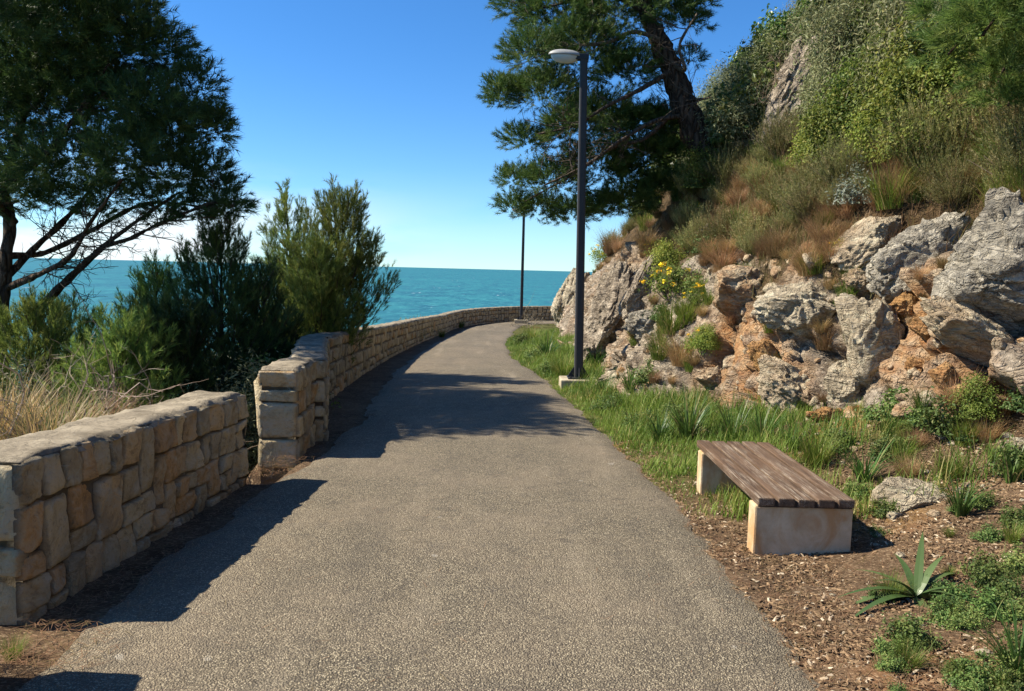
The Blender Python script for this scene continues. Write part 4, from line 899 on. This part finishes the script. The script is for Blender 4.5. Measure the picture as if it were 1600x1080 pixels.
for k in range(34):
    q, nm = hit(r.uniform(1370, 1640), r.uniform(770, 1090)); plant(('weed', 'grassy', 'weed')[k % 3], q, r.uniform(.08, .24), 'small weed sprouting from the bark litter right of the bench', 'small weeds on the litter', int(r.integers(1, 4)), 1, r.uniform(-.2, .2))
# scrub behind the left walls
for kind, px, py, Y, sz, lab, sd in [('bare', 30, 690, 7.0, 1.5, 'pale tangled bare shrub behind the near wall at the left edge', 1), ('bare', 110, 650, 7.6, 1.3, 'pale bare shrub behind the near wall right of the edge tangle', 2), ('bare', 215, 640, 8.2, 1.2, 'bare twiggy shrub sticking up behind the middle of the near wall', 3),
                                     ('leafy', 150, 668, 7.8, .9, 'green leafy bush just behind the near wall middle', 1), ('leafy', 190, 655, 8.2, .8, 'green leafy bush right of its twin behind the near wall', 3), ('grassy', 330, 632, 8.3, .8, 'grass clump behind the far end of the near wall', 2),
                                     ('heath', 20, 650, 7.8, 1.1, 'brownish heath bush behind the near wall at the left edge', 1), ('heath', 130, 640, 8.4, 1.0, 'brownish heath bush behind the near wall right of the straw grass', 2), ('tussock', 70, 630, 6.2, 1.2, 'shaggy straw tussock overhanging the near wall top at left', 3), ('bare', 150, 590, 8.0, 1.6, 'tan leafless shrub standing above the heath behind the near wall', 3), ('bare', 25, 590, 7.0, 1.7, 'tallest tan leafless shrub at the left edge by the pine trunk', 1), ('bare', 85, 600, 7.2, 1.5, 'wide bare tangle of tan twigs above the near wall at left', 2), ('tussock', 160, 620, 7.4, .9, 'dry straw grass behind the middle of the near wall', 1), ('grassy', 230, 640, 7.6, .7, 'green grass clump behind the middle of the near wall', 3), ('leafy', 260, 620, 9.6, 1.2, 'dark leafy bush under the pines behind the near wall', 2), ('olive', 395, 640, 10, 1.3, 'shaded bush in the opening between the two walls', 1), ('leafy', 430, 600, 11, 1.4, 'shaded leafy bush behind the broken end pier', 3),
                                     ('olive', 350, 590, 10.5, 1.5, 'grey green bush under the dark young pine', 3), ('leafy', 490, 560, 14.5, 1.1, 'leafy bush behind the long wall under the rightmost young pine', 1), ('leafy', 440, 580, 13.5, 1.4, 'leafy bush behind the long wall near its jog', 2),
                                     ('heath', 636, 505, 27, 1.0, 'small scrubby plant peeping over the long wall', 1), ('heath', 655, 500, 30, 1.0, 'second scrubby plant peeping over the long wall nearer the bend', 2), ('bare', 822, 492, 46, 2.4, 'reddish bare bush beyond the wall at the far bend', 2), ('bare', 40, 620, 6.6, 1.3, 'low matted tan twigs just behind the near wall at the left edge', 2), ('grassy', 105, 640, 6.9, 1.0, 'tall green grass behind the near wall right of the straw', 2), ('tussock', 10, 600, 7.5, 1.3, 'dry straw grass against the big pine trunk', 3), ('bare', 60, 560, 9.0, 1.6, 'bare branching shrub under the big pine', 2)]:
    q = P(px, py, Y); z = float(ground_z(np.array([q.x]), np.array([Y]))[0]); z = max(z, q.z-{'tussock': .5, 'grassy': .55, 'bare': .75}.get(kind, .9)*sz); plant(kind, (q.x, Y, min(z, q.z)), sz, lab, None, sd)
for k in range(26):      # dark undergrowth on the drop
    x = r.uniform(-13, -3.2); Y = r.uniform(7, 20); z = float(ground_z(np.array([x]), np.array([Y]))[0])
    plant(('olive', 'leafy', 'heath')[k % 3], (x, Y, z), r.uniform(1.1, 1.9), 'dark scrub bush on the drop between the wall and the sea', 'scrub on the seaward drop', int(r.integers(1, 4)), 1.1)
# grasses hugging the wall foot
for px, py, h, lab in [(20, 1030, 42, 'bright grass tuft at the foot of the near wall in the lower left'), (548, 578, 40, 'weed tuft growing at the foot of the long wall'), (590, 562, 24, 'small weed at the foot of the long wall beyond the first tuft'), (690, 515, 14, 'dry weed at the foot of the long wall near the bend'), (720, 512, 14, 'green weed at the foot of the wall just before the bend')]:
    pl('grassy', px, py, h, lab, seed=1)

# ------------------------------------------------------------------ ground cover (uncountable)
r = np.random.default_rng(91)
def scatter(n, xa, xb, ya, yb, f):
    x = r.uniform(xa, xb, n); y = ya+(yb-ya)*r.random(n)**1.5; k = f(x, y) > r.random(n); x = x[k]; y = y[k]; return x, y
def gnoise(x, y, s=.9, sd=21): return fbm(np.stack([x*s, y*s, x*0], -1), 4, sd)
x, y = scatter(170000, -.4, 4.2, 5.6, 32, lambda x, y: ((x > smooth(y, XR)-.04+.05*gnoise(x, y, 4)) & (x < smooth(y, XB)+.25))*np.clip((y-6.2)/1.4+gnoise(x, y)*1.1, 0, 1)*np.where((x > 2.5) & (y < 8.5), .25, 1.))
z = ground_z(x, y); hh = np.clip((x-smooth(y, XR))*1.4+.25, .22, 1)*(1+.5*gnoise(x, y, 1.5, 4))
G = MB(); n = len(x); blades(G, np.stack([x, y, z-.01], 1), r.uniform(0, 6.28, n), hh*r.uniform(.07, .32, n), r.uniform(.004, .009, n)*(1+y*.05), r.uniform(.05, .6, n), r.uniform(.1, 1.2, n), r, np.clip(.5+gnoise(x, y, 1.2, 8)*.5, 0, 1), np.where(r.random(n) < .1+.2*(gnoise(x, y, 1.1, 15) > .3), r.uniform(.3, 1, n), 0), 3)
tag(G.build('grass', M_grass, None, False), kind='stuff')
# dry grass on the slope
n = 75000; fl_t = r.uniform(.5, 5.5, n); Yv = 4.5+18*r.random(n)**1.2
ti = np.searchsorted(tt, fl_t); ti = np.clip(ti, 0, len(ss)-1); yi = np.clip(np.searchsorted(hy, Yv), 0, len(hy)-1); pos = HP[ti, yi]+r.normal(size=(n, 3))*np.array([.03, .03, 0]); sl = hill_col.reshape(len(ss), len(hy), 3)[ti, yi, 0] > .35; pos = pos[sl]; n = len(pos)
G = MB(); ns = fbm(pos*.9, 3, 5); blades(G, pos-np.array([0, 0, .02]), r.uniform(0, 6.28, n), r.uniform(.1, .42, n), r.uniform(.005, .010, n), r.uniform(.1, .8, n), r.uniform(.1, 1.3, n), r, np.clip(.45+ns*.5, 0, 1), np.where(ns+r.normal(0, .3, n) > .0, .95, .1), 3)
tag(G.build('dry_grass', M_dry, None, False), kind='stuff')
# bark litter, chips and pebbles by the bench
x, y = scatter(110000, 1.1, 4.6, 2.4, 9, lambda x, y: ((x > smooth(y, XR)-.10+.10*gnoise(x, y, 3)) & (x < smooth(y, XB)+.3))*np.clip(1.15-np.clip((y-6.5)/2.2, 0, 1)+gnoise(x, y)*.5, .06, 1)*np.clip(.55+gnoise(x, y, 2.2, 5), .15, 1))
z = ground_z(x, y); n = len(x); az = r.uniform(0, 6.28, n); ln = .004+.02*r.random(n)**2; wd = ln*r.uniform(.15, .5, n)+.001; tl = r.normal(0, .3, (n, 2))
a1 = np.stack([np.cos(az), np.sin(az), tl[:, 0]], 1)*ln[:, None]; a2 = np.stack([-np.sin(az), np.cos(az), tl[:, 1]], 1)*wd[:, None]; up = np.array([0, 0, .004]); c = np.stack([x, y, z+.006], 1)
V = np.stack([c-a1-a2*.6, c+a1-a2, c+a1*.9+a2*.7, c-a1*.8+a2, c+up*(1+ln*40)[:, None]], 1).reshape(-1, 3); b5 = np.arange(n)*5
G = MB(); c0 = np.clip(r.random(n)**1.3, 0, 1); c1 = np.where(r.random(n) < .08, r.uniform(.3, 1, n), 0)
G.add(V, [np.concatenate([np.stack([b5+i, b5+(i+1) % 4, b5+4], 1) for i in range(4)])], np.repeat(np.stack([c0, c1, c0*0], 1), 5, 0)); tag(G.build('bark_litter', M_chip, None, False), kind='stuff')
# pine needles and sticks
G = MB(); x, y = scatter(26000, 1.1, 4.2, 2.4, 8.5, lambda x, y: ((x > smooth(y, XR)-.16) & (x < smooth(y, XB)))*.6); n = len(x); z = ground_z(x, y)+.012
blades(G, np.stack([x, y, z], 1), r.uniform(0, 6.28, n), r.uniform(.04, .13, n), .003, np.full(n, 1.5), r.normal(.06, .1, n), r, .5, np.where(r.random(n) < .3, .7, 0), 2)
x, y = scatter(5000, -2.25, -1.6, 3.2, 8.6, lambda x, y: np.clip((-1.7-x)*2, 0, 1)); n = len(x); z = zp(y)+.03
blades(G, np.stack([x, y, z], 1), r.uniform(0, 6.28, n), r.uniform(.04, .12, n), .003, np.full(n, 1.5), r.normal(.06, .1, n), r, .5, np.where(r.random(n) < .3, .7, 0), 2)
x, y = scatter(3500, -2.1, 1.45, 2.6, 20, lambda x, y: .12+.88*np.exp(-np.minimum(np.abs(x-smooth(y, XR)), np.abs(x+2.0))/.18)); n = len(x); z = zp(y)+.042
blades(G, np.stack([x, y, z], 1), r.uniform(0, 6.28, n), r.uniform(.02, .09, n), .0035, np.full(n, 1.52), r.normal(.04, .08, n), r, .6, np.where(r.random(n) < .3, .7, 0), 2)
tag(G.build('needle_litter', M_dry, None, False), kind='stuff')
G = MB(); cnt = 0
bases = [rocky(ICO3, 300+k, 6, .8) for k in range(6)]
x, y = scatter(1600, 1.2, 4.6, 2.6, 9.5, lambda x, y: ((x > smooth(y, XR)) & (x < smooth(y, XB)+.1))*np.clip((x-smooth(y, XR))/2.2, .12, 1)*np.clip(.6+gnoise(x, y, 1.4, 6), .1, 1)); z = ground_z(x, y)
for k in range(len(x)):
    s_ = .008+.045*r.random()**4; V = bases[k % 6]*np.array([s_*r.uniform(.8, 1.5), s_*r.uniform(.8, 1.4), s_*.7]); a = r.uniform(0, 6.28); V = np.stack([V[:, 0]*math.cos(a)-V[:, 1]*math.sin(a), V[:, 0]*math.sin(a)+V[:, 1]*math.cos(a), V[:, 2]], 1)+np.array([x[k], y[k], z[k]+s_*.2]); G.add(V, [IF3], (0, .35*(r.random() < .3), 0))
for k in range(420):     # rubble in the cliff
    i, j = np.searchsorted(tt, r.uniform(-.25, .9)), np.searchsorted(hy, 4.5+14*r.random()**1.2); q = HP[min(i, len(ss)-1), j]; s_ = .03+.10*r.random()**3
    V = bases[k % 6]*np.array([s_*r.uniform(.8, 1.6), s_, s_*r.uniform(.6, 1)])@np.array(Matrix.Rotation(r.uniform(0, 6), 3, rdir(1, r)[0]))+q; G.add(V, [IF3], (0, r.uniform(0, .9), 0))
tag(G.build('rubble', M_pale), kind='stuff')

# ------------------------------------------------------------------ light, sky
EL, AZX, AZY = R(45), -1.0, .06
sd = bpy.data.lights.new('sun', 'SUN'); sun = bpy.data.objects.new('sun', sd); COL.objects.link(sun)
sd.energy = 4.6; sd.angle = R(.55); sd.color = (1, .925, .77)
hdir = Vector((AZX, AZY, 0)).normalized(); D = Vector((hdir.x*math.cos(EL), hdir.y*math.cos(EL), math.sin(EL)))
sun.rotation_euler = (-D).to_track_quat('-Z', 'Y').to_euler()
W_ = bpy.data.worlds.new('World'); SC.world = W_; W_.use_nodes = True; nt = W_.node_tree; bg = nt.nodes['Background']
sky = nt.nodes.new('ShaderNodeTexSky'); sky.sky_type = 'NISHITA'; sky.sun_disc = False; sky.sun_elevation = EL; sky.sun_rotation = math.atan2(D.x, D.y)
sky.air_density = .8; sky.dust_density = 0.0; sky.ozone_density = 2.0; sky.altitude = 0
tc = nt.nodes.new('ShaderNodeTexCoord'); mp = nt.nodes.new('ShaderNodeMapping'); mp.inputs['Scale'].default_value = (3, 3, 12); nt.links.new(tc.outputs['Generated'], mp.inputs[0])
ns = nt.nodes.new('ShaderNodeTexNoise'); ns.inputs['Scale'].default_value = 1.6; ns.inputs['Detail'].default_value = 6; nt.links.new(mp.outputs[0], ns.inputs['Vector'])
sx = nt.nodes.new('ShaderNodeSeparateXYZ'); nt.links.new(tc.outputs['Generated'], sx.inputs[0])
def mr(src, a, b_, lo=0., hi=1.):
    m = nt.nodes.new('ShaderNodeMapRange'); m.interpolation_type = 'SMOOTHSTEP'; nt.links.new(src, m.inputs[0])
    for i, v in zip((1, 2, 3, 4), (a, b_, lo, hi)): m.inputs[i].default_value = v
    return m.outputs[0]
def mu(a, b_):
    m = nt.nodes.new('ShaderNodeMath'); m.operation = 'MULTIPLY'; nt.links.new(a, m.inputs[0]); nt.links.new(b_, m.inputs[1]); return m.outputs[0]
cl = mu(mu(mr(ns.outputs[0], .33, .58), mr(sx.outputs[2], .13, .02)), mr(sx.outputs[0], -.05, -.42, .12, 1))
mx = nt.nodes.new('ShaderNodeMixRGB'); nt.links.new(cl, mx.inputs[0]); tn = nt.nodes.new('ShaderNodeMixRGB'); tn.blend_type = 'MULTIPLY'; tn.inputs[0].default_value = 1; tr_ = nt.nodes.new('ShaderNodeMixRGB'); tr_.inputs[1].default_value = (.50, .76, .95, 1); tr_.inputs[2].default_value = (.33, .70, 1.02, 1); nt.links.new(mr(sx.outputs[2], .0, .3), tr_.inputs[0]); nt.links.new(tr_.outputs[0], tn.inputs[2]); nt.links.new(sky.outputs[0], tn.inputs[1]); nt.links.new(tn.outputs[0], mx.inputs[1]); mx.inputs[2].default_value = (5.6, 6.0, 6.2, 1)
nt.links.new(mx.outputs[0], bg.inputs[0]); bg.inputs[1].default_value = .088
SC.view_settings.view_transform = 'Standard'; SC.view_settings.look = 'None'; SC.view_settings.exposure = 1.1; SC.view_settings.gamma = 1
SC.cycles.max_bounces = 6; SC.cycles.transparent_max_bounces = 4; SC.cycles.use_denoising = True
